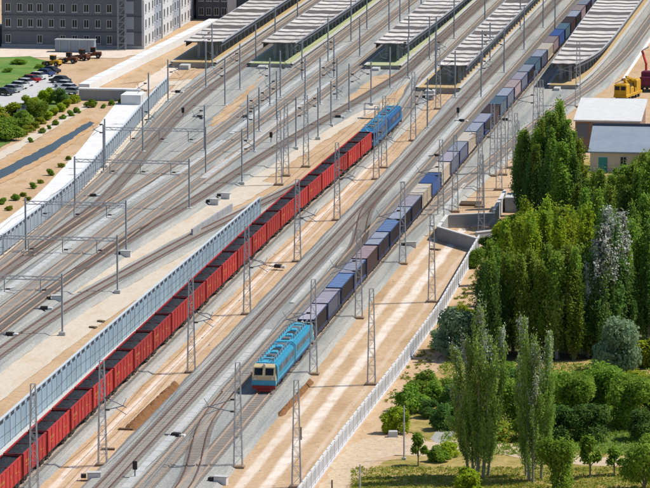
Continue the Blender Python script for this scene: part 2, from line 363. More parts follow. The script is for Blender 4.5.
bed('ballast_bed', y_left, y_right, 40, Y1, .40, 'ballast')
# pale strips beside and between the beds
strip('service_path', lambda y: y_left(y) - 2.4, lambda y: y_left(y) - .5, 60, 405, .012, 'cream', .25, .2)
strip('service_path', lambda y: y_right(y) + .5, lambda y: min(y_right(y) + 3.2 + max(0, (y - 160) * .03), t5_x(y) - 2.4) if y < 262 else y_right(y) + 3.2, 60, 372, .014, 'cream', .2, .3)
strip('service_path', lambda y: t5_x(y) + 3.0, lambda y: min(t5_x(y) + 7.6, -32.6), 40, 196, .013, 'cream', .2, .15)
strip('service_path', const(-33.2), const(-31.9), 0, 205, .016, 'sand', .15, .1)
strip('sand_track', const(-22.9), const(-16.2), -30, 300, .012, 'sand_m', .1, .1)
strip('sand_track', lambda y: -2.4, const(9.6), -30, 216, .012, 'sand_r', .1, .1)
# sand showing between tracks in front of the platforms
for px in ([(208,125),(222,110),(238,97),(262,76),(256,84),(243,103),(228,118),(214,127)],
           [(345,100),(360,88),(374,76),(398,73),(384,86),(366,96),(352,103)]):
    psheet('sand_patch', px, .415, 'sand', jit=.5)
strip('sand_patch', lambda y: red_x(y) - 5.2, lambda y: red_x(y) - 2.5, 300, 372, .018, 'weedy', .3, .3)
strip('sand_patch', lambda y: red_x(y) + 4.1, lambda y: min(red_x(y) + 7, -17.8), 300, 398, .016, 'sand', .3, .2)
# right-hand side: meadow, paths, litter
strip('meadow', lerp_fn([(-60,15.5),(10,15),(20,13.5),(45,18),(70,15.2),(110,14.2),(140,13.6),(190,12),(240,11.5),(300,14)]), const(140), -60, 300, .012, 'meadow', .8, .2)
strip('sand_patch', const(9.6), lerp_fn([(-60,14.6),(60,15.5),(100,13),(200,11.5)]), -60, 210, .010, 'sand', .1, .6)
psheet('lawn', [(352,488),(372,468),(392,459),(428,461),(456,466),(452,482),(440,489),(400,500),(350,498)], .022, 'meadow', jit=.5)
psheet('footpath', [(318,489),(345,448),(372,437),(400,436),(432,442),(470,438),(520,446),(560,452),(600,457),(655,459),(655,467),(600,466),(552,462),(515,457),(470,450),(436,456),(395,455),(370,464),(345,489)], .026, 'path', jit=.5)
psheet('gravel_patch', [(428,437),(432,425),(448,424),(456,432),(450,441),(436,443)], .030, 'ballast', jit=.3)
psheet('lawn', [(530,452),(545,436),(590,433),(655,430),(655,455),(600,452),(560,449)], .030, 'lawn', jit=.5)
psheet('dry_grass_patch', [(424,386),(440,366),(480,362),(560,360),(612,362),(655,352),(655,366),(600,384),(560,392),(500,392),(450,394)], .024, 'dry', jit=.7)
psheet('forest_floor', [(478,361),(474,330),(500,240),(520,212),(655,200),(655,350),(600,359),(540,361)], .028, 'litter', jit=.6)
psheet('lawn', [(408,392),(424,372),(445,400),(452,425),(440,430),(430,440),(400,430),(398,412)], .032, 'meadow', jit=.6)
# left-hand side: plaza, dirt yard, field, canal, paths
psheet('plaza', [(-60,47),(2,47),(143,48.5),(150,52),(120,58),(60,57),(-60,58)], .012, 'pale', jit=.6)
psheet('field', [(-60,58),(0,57),(30,56),(52,62),(44,70),(18,84),(0,94),(-60,120)], .016, 'field', jit=.6)
psheet('car_park', [(-40,110),(0,92),(46,73),(58,75),(80,88),(72,98),(40,104),(0,120),(-40,140)], .014, 'concrete', jit=.4)
psheet('shrub_bed', [(-40,140),(0,118),(50,92),(72,94),(78,99),(40,120),(0,148),(-40,170)], .020, 'lawn', jit=.5)
psheet('footpath', [(-40,178),(0,152),(45,127),(86,103),(90,106),(48,132),(0,160),(-40,188)], .018, 'cream', jit=.3)
cw = [(-60,202),(-20,181),(0,170),(45,147),(90,121),(95,123),(50,153),(0,179),(-20,190),(-60,212)]
psheet('canal_bank', [(-60,196),(0,163),(45,140),(86,117),(100,122),(54,157),(0,184),(-60,222)], .020, 'bank', jit=.3)
psheet('canal_water', cw, .028, 'water', jit=.25)
psheet('footpath', [(134,88),(165,66),(192,50),(204,52),(178,70),(150,90)], .016, 'pale', jit=.4)
psheet('footpath', [(150,82),(190,80),(212,77),(212,80),(190,84),(150,87)], .020, 'cream', jit=.3)
psheet('dirt_ramp', [(120,84),(150,64),(172,58),(200,66),(178,78),(150,80)], .012, 'sand', jit=.5)

# ------------------------------------------------------------------ tracks
def rail_mesh(fx, y0, y1, off, step):
    n = max(2, int((y1 - y0) / step)); vs = []; zb = .46
    prof = [(-.075, 0), (.075, 0), (.045, .17), (-.045, .17)]
    for i in range(n + 1):
        y = y0 + (y1 - y0) * i / n; d = (fx(y + .5) - fx(y - .5)); L = math.hypot(d, 1); nx, ny = 1 / L, -d / L
        for px, pz in prof: vs.append((fx(y) + nx * (off + px), y + ny * (off + px), zb + pz))
    fs = []
    for i in range(n):
        for k in range(4):
            j = (k + 1) % 4; fs.append((4*i+k, 4*i+j, 4*i+4+j, 4*i+4+k))
    return MB().add(vs, fs)
def sleepers(fx, y0, y1):
    b = MB(); y = y0
    while y < y1:
        d = (fx(y + .5) - fx(y - .5)); L = math.hypot(d, 1); nx, ny = 1 / L, -d / L; tx, ty = d / L, 1 / L; x = fx(y); w, h = 1.28, .12
        vs = [(x + nx*a*w + tx*c*h, y + ny*a*w + ty*c*h, z) for z in (.36, .47) for a, c in ((-1,-1),(1,-1),(1,1),(-1,1))]
        b.add(vs, [(4,5,6,7),(0,1,5,4),(1,2,6,5),(2,3,7,6),(3,0,4,7)]); y += .62
    return b
def track(label, fx, y0, y1, stain='stain', rail='rail', step=6, w=.85, group=None):
    e = empty('railway_track', (0, 0, 0), 0, label, 'railway track', group)
    strip('stained_ballast', lambda y: fx(y) - w, lambda y: fx(y) + w, y0, y1, .425 + random.random() * .004, stain, .12, .12, parent=e)
    stuff(sleepers(fx, y0, y1).obj('sleepers', 'sleeper', e))
    for s in (-1, 1): rail_mesh(fx, y0, y1, s * .7525, step).obj('rail', rail, e)
    return e
T1 = const(-5.4); T2 = lerp_fn([(-60,-10.0),(300,-10.0),(720,-10.2)]); T3 = lerp_fn([(-60,-14.6),(250,-14.4),(330,-14.7),(720,-14.9)])
track('railway track under the container train', T1, -30, 700, 'stain_d', 'rail', 30)
track('railway track next to the container train, on its left', T2, -30, 700, 'stain_g', 'rail', 30)
track('railway track left of the cable trough, bordering the sand strip', T3, -30, 700, 'stain', 'rail_r', 20)
track('crossover track slanting in front of the turquoise locomotive', lerp_fn([(0,-5.4),(14,-5.6),(58,-9.8),(72,-10.0)]), 0, 72, 'stain_d', 'rail_r')
track('crossover track slanting beside the first containers', lerp_fn([(172,-9.98),(188,-10.2),(236,-14.2),(252,-14.42)]), 172, 252, 'stain_d', 'rail_r')
track('railway track under the red coal train', red_x, -30, 700, 'stain_g', 'rail')
track('track curving in from the left to join the coal train line', t5_x, 30, 306, 'stain', 'rail_r')
T6 = lerp_fn([(-60,-51.6),(200,-51),(260,-49.8),(330,-48.6),(400,-48.3),(720,-48.3)])
T7 = lerp_fn([(-60,-48.6),(115,-48.5),(185,-47.3),(263,-46),(320,-44.5),(390,-42.9),(430,-42.7),(720,-42.7)])
T8 = lerp_fn([(100,-48.9),(150,-48.2),(196,-46),(240,-43),(282,-41),(330,-38),(385,-34),(430,-31.8),(720,-31.7)])
T9 = lerp_fn([(-60,-58.4),(160,-58.2),(226,-57.8),(262,-59.5),(300,-62.2),(356,-65.4),(400,-66.3),(720,-66.4)])
T10 = lerp_fn([(100,-58.6),(168,-60.2),(258,-62.8),(310,-65.4),(387,-69.5),(430,-69.9),(720,-69.9)])
T11 = lerp_fn([(170,-58.1),(226,-56.6),(262,-54.9),(310,-53.9),(720,-53.8)])
track('straight yard track right of the white cable trough', T6, 40, 700, 'stain')
track('second yard track right of the white cable trough', T7, 40, 700, 'stain')
track('dark rusty track crossing the yard towards the middle platforms', T8, 110, 700, 'stain_d', 'rail_r')
track('dark rusty yard track left of the white cable trough', T9, 60, 700, 'stain_d', 'rail_r')
track('yard track bending along the left noise barrier to the left platform', T10, 110, 700, 'stain_g')
track('yard track along the right side of the second platform', T11, 176, 700, 'stain')
T0 = lerp_fn([(196,-5.4),(215,-4.8),(250,-2.8),(290,-.2),(330,1.8),(360,3.8),(412,8.0),(480,9.9),(720,10.2)])
track('track branching off right of the containers towards the rightmost platform', T0, 196, 700, 'stain_g')
# cable troughs
def trough(fx, y0, y1, label, w=.45):
    e = MB(); n = int((y1 - y0) / 3)
    root = empty('cable_trough', (0, 0, 0), 0, label, 'cable trough')
    vs = []
    y = y0
    b = MB()
    while y < y1:
        x = fx(y + 1.45); b.box(x - w, x + w, y, y + 2.9, .36, .50 + random.random() * .02); y += 3
    stuff(b.obj('lids', 'trough', root)); return root
trough(const(-12.1), 10, 118, 'pale cable trough left of the turquoise locomotive')
trough(const(-12.3), 140, 190, 'short pale cable trough beside the first containers', .3)
trough(lambda y: -12.2, 262, 400, 'pale cable trough beside the far containers', .4)
trough(lambda y: -54.6 + (y - 140) * .012, 110, 262, 'long pale cable trough in the left yard', .5)
trough(lambda y: -51.2 + (y - 262) * .008, 266, 310, 'short pale cable trough in the middle of the yard', .4)
trough(lambda y: -45.4 + (y - 300) * .008, 262, 400, 'pale cable trough leading to the third platform', .42)
trough(lambda y: -46.2 + (y - 300) * .006, 262, 286, 'short pale cable trough beside the dark rusty track', .4)
trough(const(-51.1), 320, 470, 'pale cable trough beside the second platform', .4)
trough(const(-1.6), 215, 262, 'pale cable trough right of the containers', .35)

# ------------------------------------------------------------------ rolling stock
def bogie_mesh():
    b = MB()
    for s in (-1, 1):
        b.box(s*1.0 - .08, s*1.0 + .08, -1.25, 1.25, .42, .72)
        b.box(s*1.0 - .12, s*1.0 + .12, -.4, .4, .3, .8)
    b.box(-1, 1, -.2, .2, .5, .75); return b
def wheels_mesh():
    b = MB()
    for yy in (-.9, .9):
        for s in (-1, 1): b.cyl((s*.78 - .07, yy, .42), (s*.78 + .07, yy, .42), .42, n=10)
        b.cyl((-.8, yy, .42), (.8, yy, .42), .08, n=6)
    return b
ME_bog = bogie_mesh().mesh('bogie', 'black'); 
def wheel_set():
    b = MB()
    for s in (-1, 1): b.cyl((s*.78 - .07, 0, .42), (s*.78 + .07, 0, .42), .42, n=10)
    b.cyl((-.8, 0, .42), (.8, 0, .42), .08, n=6); return b
ME_ws = wheel_set().mesh('wheelset', 'wheel')
def add_bogies(e, ys):
    for y in ys:
        o = put(ME_bog, 'bogie', e, (0, y, 0))
        for q in (-.9, .9): put(ME_ws, 'wheelset', o, (0, q, 0))
def heading(fx, y, L):
    d = fx(y + L/2) - fx(y - L/2); return -math.atan2(d, L)

L_, HW, ZF, ZT = 6.4, 1.12, .98, 3.55
def gondola_meshes():
    b = MB(); t = .07
    # four walls with top chord, open on top, floor
    for s in (-1, 1):
        b.box(s*HW - t/2, s*HW + t/2, -L_, L_, ZF, ZT); b.box(s*HW - .08, s*HW + .08, -L_ - .02, L_ + .02, ZT, ZT + .12)
    b.box(-HW + .05, HW - .05, -L_, L_, ZF, ZF + .06)
    body = b.mesh('body', 'red')
    b = MB()
    for s in (1,):
        b.box(-HW + .04, HW - .04, s*L_ - .04, s*L_ + .04, ZF, ZT); b.box(-HW - .07, HW + .07, s*(L_) - .07, s*(L_) + .07, ZT, ZT + .115)
        for x in (-.7, 0, .7): b.box(x - .06, x + .06, s*(L_ + .08) - .05, s*(L_ + .08) + .05, ZF, ZT - .05)
    ends = b.mesh('end_wall', 'redd')
    b = MB()
    for s in (-1, 1):
        for k in range(7):
            y = -L_ + .12 + k * (2*L_ - .24) / 6; b.box(s*(HW + .06) - .03, s*(HW + .06) + .03, y - .06, y + .06, ZF - .12, ZT - .02)
    ribs = b.mesh('side_posts', 'red')
    b = MB(); b.box(-.3, .3, -L_ - .1, L_ + .1, .72, ZF)
    for s in (-1, 1): b.box(s*1.0 - .1, s*1.0 + .1, -L_, L_, .82, ZF - .01); b.box(-.14, .14, s*(L_ + .06), s*(L_ + .62), .72, .98); b.box(-1.08, 1.08, s*L_ - .16, s*L_ + .16, .78, ZF - .02)
    frame = b.mesh('underframe', 'black')
    coal = []
    for v in range(4):
        rng = np.random.RandomState(v); nx, ny = 7, 26; vs = []; fs = []
        for j in range(ny + 1):
            for i in range(nx + 1):
                x = -HW + .05 + (2*HW - .1) * i / nx; y = -L_ + .05 + (2*L_ - .1) * j / ny
                r = math.sin(math.pi * i / nx) * (.75 + .25 * math.cos(j * .9 + v)) ; e = min(1, min(j, ny - j) / 2.5)
                vs.append((x, y, ZT - .10 + .26 * r * e * (.2 + .8 * min(1, abs(j - ny / 2) / 2.5)) + rng.uniform(-.05, .05)))
        for j in range(ny):
            for i in range(nx): a = j*(nx+1)+i; fs.append((a, a+1, a+nx+2, a+nx+1))
        coal.append(MB().add(vs, fs).mesh('coal_load', 'coal'))
    b = MB(); s = 1
    for (y, z, w, h) in ((-4.6, 2.5, .5, .32), (-3.9, 2.5, .5, .32), (-3.2, 2.5, .45, .32), (-4.2, 2.0, 1.1, .14), (3.0, 2.55, .12, .5), (3.35, 2.2, .5, .14), (4.4, 2.1, .8, .13), (4.3, 1.75, .6, .1), (.6, 2.3, .35, .35)):
        b.box(HW + .036, HW + .048, y - w/2, y + w/2, z - h/2, z + h/2)
        b.box(-HW - .046, -HW - .036, y - w/2, y + w/2, z - h/2, z + h/2)
    return body, ends, ribs, frame, coal, b.mesh('lettering', 'yellow_l')
G = gondola_meshes()
ME_cross = MB().box(-HW + .06, HW - .06, -.06, .06, ZT - .3, ZT + .02).mesh('cross_beam', 'redd')
NW = 22; pitch = 13.62; y_end = 297.5
for i in range(NW):
    y = y_end - pitch * (i + .5)
    e = empty('gondola_wagon', (red_x(y), y, .63), heading(red_x, y, 10),
              'red open wagon filled with coal, %s behind the dark blue locomotive' % ordn(i), 'freight wagon', 'red coal wagons of the long train')
    body = put(G[0], 'body', e); stuff(put(G[2], 'side_posts', body)); put(ME_cross, 'cross_beam', body); put(G[1], 'end_wall', e); put(G[1], 'end_wall', e, None, math.pi); put(G[3], 'underframe', e); put(G[4][i % 4], 'coal_load', e)
    if random.random() < .75: stuff(put(G[5], 'lettering', e))
    add_bogies(e, (-4.6, 4.6))

# container train -----------------------------------------------------------
FL = 6.3
b = MB(); b.box(-.35, .35, -FL - .3, FL + .3, .7, 1.05)
for s in (-1, 1): b.prof([(s*1.16 - .1, .75), (s*1.16 + .1, .75), (s*1.16 + .1, 1.08), (s*1.16 - .1, 1.08)], -FL, FL); b.box(-.13, .13, s*(FL + .3), s*(FL + .6), .72, .98)
for k in range(7): y = -FL + .3 + k * (2*FL - .6) / 6; b.box(-1.05, 1.05, y - .12, y + .12, .86, 1.06)
ME_flat = b.mesh('frame', 'black')
CW, CL, CH = 1.08, 6.06, 2.3
def container_meshes(tag_, side, roof, endc):
    b = MB(); n = 42
    # corrugated side walls
    for s in (-1, 1):
        pr = []
        for k in range(n + 1):
            y = -CL + .12 + (2*CL - .24) * k / n; d = (.0 if k % 2 else -.05); pr += [(s*(CW + d - .02), y)]
        vs = [(x, y, z) for x, y in pr for z in (.16, CH - .12)]
        fs = [(2*k, 2*k+2, 2*k+3, 2*k+1) if s > 0 else (2*k, 2*k+1, 2*k+3, 2*k+2) for k in range(n)]; b.add(vs, fs)
    side_m = b.mesh('side_wall', side)
    b = MB()
    for s in (-1, 1):
        for t in (-1, 1): b.box(s*CW - .07, s*CW + .07, t*CL - .08, t*CL + .08, 0, CH)
        b.box(s*CW - .06, s*CW + .06, -CL + .08, CL - .08, 0, .16); b.box(s*CW - .06, s*CW + .06, -CL + .08, CL - .08, CH - .12, CH - .002)
        b.box(-CW + .07, CW - .07, s*CL - .07, s*CL + .07, 0, .16); b.box(-CW + .07, CW - .07, s*CL - .07, s*CL + .07, CH - .13, CH - .002)
    post_m = b.mesh('corner_frame', endc)
    b = MB()
    nn = 28
    for k in range(nn):
        y0 = -CL + .1 + (2*CL - .2) * k / nn; y1 = -CL + .1 + (2*CL - .2) * (k + 1) / nn; h = .03 if k % 2 else 0
        b.box(-CW + .05, CW - .05, y0, y1, CH - .08, CH - .01 + h)
    roof_m = b.mesh('roof', roof)
    b = MB()
    for s in (-1, 1):
        b.box(-CW + .07, CW - .07, s*(CL - .04) - .03, s*(CL - .04) + .03, .16, CH - .13)
        for x in (-.85, -.35, .35, .85): b.cyl((x, s*(CL + .03), .2), (x, s*(CL + .03), CH - .18), .03, n=5)
        b.box(-.02, .02, s*(CL + .0) - .03, s*(CL) + .03, .16, CH - .13)
    door_m = b.mesh('end_doors', endc)
    return side_m, post_m, roof_m, door_m
def cm(name, c): M[name] = mat(name, c, tuple(x * .6 + .01 for x in c), 0.9, .6, objvar=.2, contrast=.3); return name
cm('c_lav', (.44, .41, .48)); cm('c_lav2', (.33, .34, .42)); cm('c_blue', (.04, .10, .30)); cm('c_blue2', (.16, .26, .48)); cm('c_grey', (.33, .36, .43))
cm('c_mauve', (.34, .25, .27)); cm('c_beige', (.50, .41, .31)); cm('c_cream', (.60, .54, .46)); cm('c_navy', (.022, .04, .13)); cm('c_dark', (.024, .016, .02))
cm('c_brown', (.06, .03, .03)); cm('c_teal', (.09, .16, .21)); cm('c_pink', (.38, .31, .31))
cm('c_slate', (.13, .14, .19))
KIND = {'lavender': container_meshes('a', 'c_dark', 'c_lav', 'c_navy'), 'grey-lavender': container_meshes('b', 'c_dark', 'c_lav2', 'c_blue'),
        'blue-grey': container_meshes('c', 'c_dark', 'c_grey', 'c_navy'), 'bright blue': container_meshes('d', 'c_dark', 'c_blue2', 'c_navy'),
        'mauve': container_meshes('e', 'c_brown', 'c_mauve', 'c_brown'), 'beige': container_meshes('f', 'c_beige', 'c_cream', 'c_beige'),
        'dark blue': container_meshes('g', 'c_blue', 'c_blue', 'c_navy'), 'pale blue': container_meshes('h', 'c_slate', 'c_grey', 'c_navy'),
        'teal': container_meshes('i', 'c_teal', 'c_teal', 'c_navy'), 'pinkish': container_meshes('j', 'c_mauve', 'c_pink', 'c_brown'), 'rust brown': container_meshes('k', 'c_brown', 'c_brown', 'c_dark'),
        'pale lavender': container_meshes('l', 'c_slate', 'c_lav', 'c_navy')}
seq = ['lavender', 'pale lavender', 'bright blue', 'grey-lavender', 'mauve', 'blue-grey', 'bright blue', 'blue-grey', 'lavender', 'beige', 'dark blue', 'beige', 'pale lavender', 'pale blue', 'beige',
       'pale blue', 'grey-lavender', 'rust brown', 'teal', 'pale blue', 'pinkish', 'pale lavender', 'blue-grey', 'teal', 'pale blue', 'beige', 'pinkish', 'dark blue', 'teal', 'rust brown', 'blue-grey', 'pinkish', 'blue-grey', 'pale blue', 'dark blue', 'beige', 'teal', 'lavender', 'dark blue', 'blue-grey']
cp = 13.05; ycs = 106.2
for i, k in enumerate(seq):
    y = ycs + cp * (i + .5)
    w = empty('flat_wagon', (-5.4, y, .63), 0, 'black flat wagon carrying the %s container behind the turquoise locomotive' % ordn(i), 'flat wagon', 'flat wagons of the container train')
    put(ME_flat, 'frame', w); add_bogies(w, (-4.4, 4.4))
    c = empty('shipping_container', (-5.25 + random.uniform(-.04, .04), y + random.uniform(-.15, .15), .63 + 1.085), random.choice((0, math.pi)),
              '%s shipping container on a flat wagon, %s behind the turquoise locomotive' % (k, ordn(i)), 'container', 'containers on the long train')
    for me, nm in zip(KIND[k], ('side_wall', 'corner_frame', 'roof', 'end_doors')): put(me, nm, c)

# locomotives ----------------------------------------------------------------
def loco(name, label, x, y0, rz, main, light, skirt, cab, front_style, L=16.3, fx=None):
    """two permanently coupled sections, front at -Y end"""
    e = empty(name, (x, y0, .63), rz, label, 'locomotive')
    for sec in (0, 1):
        oy = sec * (L + .35); s0 = 1 if sec == 0 else -1
        def Y(d): return oy + d if sec == 0 else oy + L - d       # d measured from the cab end
        def rng(a, b_): q = sorted((Y(a), Y(b_))); return q
        # body: hull with chamfered shoulders and raked cab end
        pr = [(-1.52, .95), (1.52, .95), (1.52, 3.15), (1.25, 3.5), (-1.25, 3.5), (-1.52, 3.15)]
        ya, yb = rng(1.2, L)
        b = MB().prof(pr, ya, yb); body = b.obj('body_shell', main, e)
        b = MB(); q0, q1 = Y(1.2), Y(0.0); qn = Y(.35)
        # cab: lower front vertical, windscreen raked back
        sidep = [(Y(1.2), .95), (Y(.0), .95), (Y(.0), 2.05), (Y(.45), 3.2), (Y(.9), 3.5), (Y(1.2), 3.5)]
        n = len(sidep); vs = [(-1.50, y, z) for y, z in sidep[:]] + [(1.50, y, z) for y, z in sidep]
        for idx in (4, 5): vs[idx] = (-1.25, vs[idx][1], vs[idx][2]); vs[n + idx] = (1.25, vs[n + idx][1], vs[n + idx][2])
        vs[3] = (-1.42, vs[3][1], vs[3][2]); vs[n+3] = (1.42, vs[n+3][1], vs[n+3][2])
        b.add(vs, [tuple(range(n)), tuple(range(n, 2*n))[::-1]] + [(i, n + i, n + (i+1) % n, (i+1) % n) for i in range(n)])
        cabo = b.obj('cab', cab, e)
        # windscreens
        sg = -1 if sec == 0 else 1
        for xs in (-.70, .70):
            p0 = Vector((xs, Y(.02 + (2.2 - 2.05) / 1.15 * .45), 2.2)); p1 = Vector((xs, Y(.02 + (3.05 - 2.05) / 1.15 * .45), 3.05))
            b = MB(); hw = .52; nrm = Vector((0, sg * .03, .012))
            b.add([(xs - hw, p0.y, p0.z) + nrm * 0 if False else Vector((xs - hw, p0.y, p0.z)) + nrm, Vector((xs + hw, p0.y, p0.z)) + nrm, Vector((xs + hw, p1.y, p1.z)) + nrm, Vector((xs - hw, p1.y, p1.z)) + nrm,
                   Vector((xs - hw, p0.y, p0.z)) - nrm, Vector((xs + hw, p0.y, p0.z)) - nrm, Vector((xs + hw, p1.y, p1.z)) - nrm, Vector((xs - hw, p1.y, p1.z)) - nrm],
                  [(0,1,2,3),(7,6,5,4),(0,4,5,1),(1,5,6,2),(2,6,7,3),(3,7,4,0)])
            b.obj('windscreen', 'glass', cabo)
        # lower front band, headlights, buffer beam, plough
        b = MB(); a, c = rng(-.03, .6); b.box(-1.53, 1.53, a, c, .9, 1.55); b.obj('front_band', light, cabo)
        b = MB(); a, c = rng(-.12, .5); b.box(-1.45, 1.45, a, c, .45, .9); b.box(-.9, .9, *rng(-.22, .3), .18, .45); b.obj('buffer_beam', skirt, e)
        for xs in (-1.1, 1.1):
            b = MB(); b.cyl((xs, Y(-.06), 1.78), (xs, Y(.1), 1.78), .16, n=8); b.obj('headlight', 'white', cabo)
        b = MB(); b.cyl((0, Y(.35), 3.42), (0, Y(.62), 3.42), .2, n=8); b.obj('headlight', 'white', cabo)
        # side details: light stripe, vents, doors, cab side windows
        for s in (-1, 1):
            b = MB(); a, c = rng(1.25, L - .02); b.box(s*1.53 - .012, s*1.53 + .012, a, c, 1.25, 1.5); b.obj('side_stripe', light, body); MB().box(s*1.53 - .014, s*1.53 + .014, a, c, .955, 1.16).obj('lower_band', 'navy', body); MB().bar((s*1.6, Y(1.5), 1.2), (s*1.6, Y(1.5), 2.6), .05).obj('handrail', 'white', body)
            for k in range(7):
                a, c = rng(3.2 + k*1.75, 4.5 + k*1.75); b = MB(); b.box(s*1.525 - .02, s*1.525 + .02, a, c, 2.15, 2.85)
                b.obj('side_vent' if k % 3 else 'side_window', 'roofgrey' if k % 3 else 'glass', body)
            b = MB(); a, c = rng(.75, 1.15); b.box(s*1.50 - .03, s*1.50 + .03, a, c, 2.15, 2.85); b.obj('cab_side_window', 'glass', cabo)
            b = MB(); a, c = rng(1.6, 2.25); b.box(s*1.53 - .025, s*1.53 + .025, a, c, 1.0, 2.95); b.obj('cab_door', light, body)
        # roof equipment
        b = MB(); a, c = rng(1.5, L - .2); b.box(-1.1, 1.1, a, c, 3.5, 3.58); b.obj('roof_deck', light, body)
        for k in range(5):
            a, c = rng(5.6 + k*2.0, 6.9 + k*2.0); b = MB(); b.cbox(-.55 + .2 * (k % 2), .5, a, c, 3.58, 3.8 + .1 * (k % 2), .08)
            b.obj('roof_vent', ('roofgrey', light, 'black', light, 'roofgrey')[k], body)
        b = MB()
        for k in range(8):
            y = Y(2.0 + k * 1.7); b.cyl((.95, y, 3.6), (.95, y, 4.05), .07, n=6); b.cyl((-.95, y, 3.6), (-.95, y, 3.95), .06, n=6)
        b.bar((.95, Y(2.0), 4.07), (.95, Y(2.0 + 7*1.7), 4.07), .07); b.obj('busbar', 'galvd', body)
        b = MB(); py = Y(3.6); up = sec == 1
        h = 1.45 if up else .45; q = .9 if up else 1.5
        for s in (-1, 1):
            b.bar((s*.55, py + .2 * s0, 3.7), (s*.5, py - q * s0 * .8, 3.7 + h * .5), .06); b.bar((s*.5, py - q * s0 * .8, 3.7 + h * .5), (s*.6, py + .4 * s0, 3.7 + h), .05)
        b.bar((-.95, py + .4 * s0, 3.72 + h), (.95, py + .4 * s0, 3.72 + h), .1, .06); b.bar((-.6, py + .2*s0, 3.68), (.6, py + .2*s0, 3.68), .12)
        b.obj('pantograph', 'galvd', body)
        # running gear
        b = MB(); a, c = rng(.5, L - .1); b.box(-1.45, 1.45, a, c, .78, .95); a, c = rng(L*.42, L*.58); b.box(-1.35, 1.35, a, c, .3, .78); b.obj('underframe', 'black', e)
        for d in (3.6, L - 3.4):
            o = put(ME_bog, 'bogie', e, (0, Y(d), 0), scale=(1.15, 1.35, 1))
            for qq in (-1.0, 1.0): put(ME_ws, 'wheelset', o, (0, qq, 0))
    b = MB(); b.box(-1.15, 1.15, L, L + .35, 1.0, 3.3); b.obj('gangway', 'black', e)
    return e
loco('electric_locomotive', 'turquoise electric locomotive with cream cab front leading the container train', -5.4, 71.6, 0, 'cyan', 'cyan2', 'lred', 'lcream', 0)
yl = 298.8
loco('electric_locomotive', 'dark blue twin-section locomotive at the far end of the red coal train', red_x(298.8), yl, heading(red_x, 317, 36), 'navy', 'navy2', 'black', 'navy2', 1, L=18.6)

# ------------------------------------------------------------------ noise barriers
def barrier(label, fx, y0, y1, h, step=3.0, plinth=True, blue='bar_blue'):
    root = empty('noise_barrier', (fx(y0), y0, 0), 0, label, 'noise barrier')
    n = int((y1 - y0) / step)
    b = MB(); 
    b.box(-.04, .04, .06, step - .06, .25, h - .62)
    for k in range(4): y = .06 + (step - .12) * (k + .5) / 4; b.box(.04, .075, y - .05, y + .05, .27, h - .64)
    panel = b.mesh('panel', blue)
    b = MB(); b.box(-.09, .09, .06, step - .9, h - .62, h - .1); louv = b.mesh('louvre', 'bar_dark')
    b = MB(); b.box(-.085, .085, step - .9, step - .06, h - .62, h - .1); louv2 = b.mesh('louvre_panel', blue)
    b = MB(); b.box(-.11, .11, -.07, .07, 0, h); post = b.mesh('post', 'bar_top')
    b = MB(); b.box(-.16, .16, .0, step, h - .1, h + .04); cap = b.mesh('cap', 'bar_top')
    b = MB(); b.box(-.35, 1.7, 0, step - .02, 0, .36); pl = b.mesh('plinth', 'concrete')
    for i in range(n + 1):
        y = i * step; yy = y0 + y; a = heading(fx, yy + step/2, step); x = fx(yy) - fx(y0)
        put(post, 'post', root, (x, y, 0), a)
        if i < n:
            pnl = put(panel, 'panel', root, (x, y, 0), a); put(louv, 'louvre', pnl); put(louv2, 'louvre_panel', pnl); put(cap, 'cap', pnl)
            if plinth: put(pl, 'plinth', root, (x, y, 0), a)
    return root
barrier('pale blue noise barrier with dark louvres left of the red coal train', lerp_fn([(0,-31.0),(65,-30.7),(121,-30.3),(165,-29.8),(220,-29.3)]), 8, 220, 4.0)
lb = lerp_fn([(100,-61.6),(171,-62.6),(228,-63.4),(293,-67.6),(368,-73.2),(400,-75)])
barrier('greyish blue noise barrier along the white concrete path at left', lb, 120, 384, 3.1, plinth=False, blue='bar_pale')
strip('concrete_path', lambda y: lb(y) - 6.6 - max(0, y - 300) * .02, lambda y: lb(y) - .3, 120, 368, .02, 'wconcrete', .05, .05)

# ------------------------------------------------------------------ right-hand concrete fence
def picket_fence(label, pts, h=2.3, step=3.0):
    root = empty('concrete_fence', (pts[0][0], pts[0][1], 0), 0, label, 'fence')
    ox, oy = pts[0]
    b = MB(); n = 13
    for k in range(n): y = .12 + (step - .24) * (k + .5) / n; b.box(-.035, .035, y - .06, y + .06, .3, h - .1)
    for z in (.45, h - .4): b.box(-.05, .05, .1, step - .1, z, z + .14)
    panel = b.mesh('fence_panel', 'fence_w')
    b = MB(); b.box(-.1, .1, -.11, .11, 0, h + .08); b.add([(-.1,-.11,h+.08),(.1,-.11,h+.08),(.1,.11,h+.08),(-.1,.11,h+.08),(0,0,h+.2)], [(0,1,4),(1,2,4),(2,3,4),(3,0,4)])
    post = b.mesh('post', 'fence_w')
    b = MB(); b.box(-.13, .13, 0, step, 0, .28); plinth = b.mesh('plinth', 'fence_w')
    b = MB(); b.box(-.12, .12, .1, step - .1, h - .1, h + .02); cap = b.mesh('top_rail', 'white')
    for (xa, ya), (xb, yb) in zip(pts, pts[1:]):
        Ls = math.hypot(xb - xa, yb - ya); n = max(1, round(Ls / step)); rz = -math.atan2(xb - xa, yb - ya); sc = Ls / n / step
        for i in range(n):
            t = i / n; l = (xa + (xb - xa) * t - ox, ya + (yb - ya) * t - oy, 0)
            put(post, 'post', root, l, rz); p = put(panel, 'fence_panel', root, l, rz, (1, sc, 1)); put(plinth, 'plinth', root, l, rz, (1, sc, 1)); put(cap, 'top_rail', p)
    put(post, 'post', root, (pts[-1][0] - ox, pts[-1][1] - oy, 0))
    return root
picket_fence('long white concrete picket fence between the sandy track and the shrubs', [(8.7, -5), (8.9, 41), (9.5, 89), (9.6, 133), (8.3, 194)])
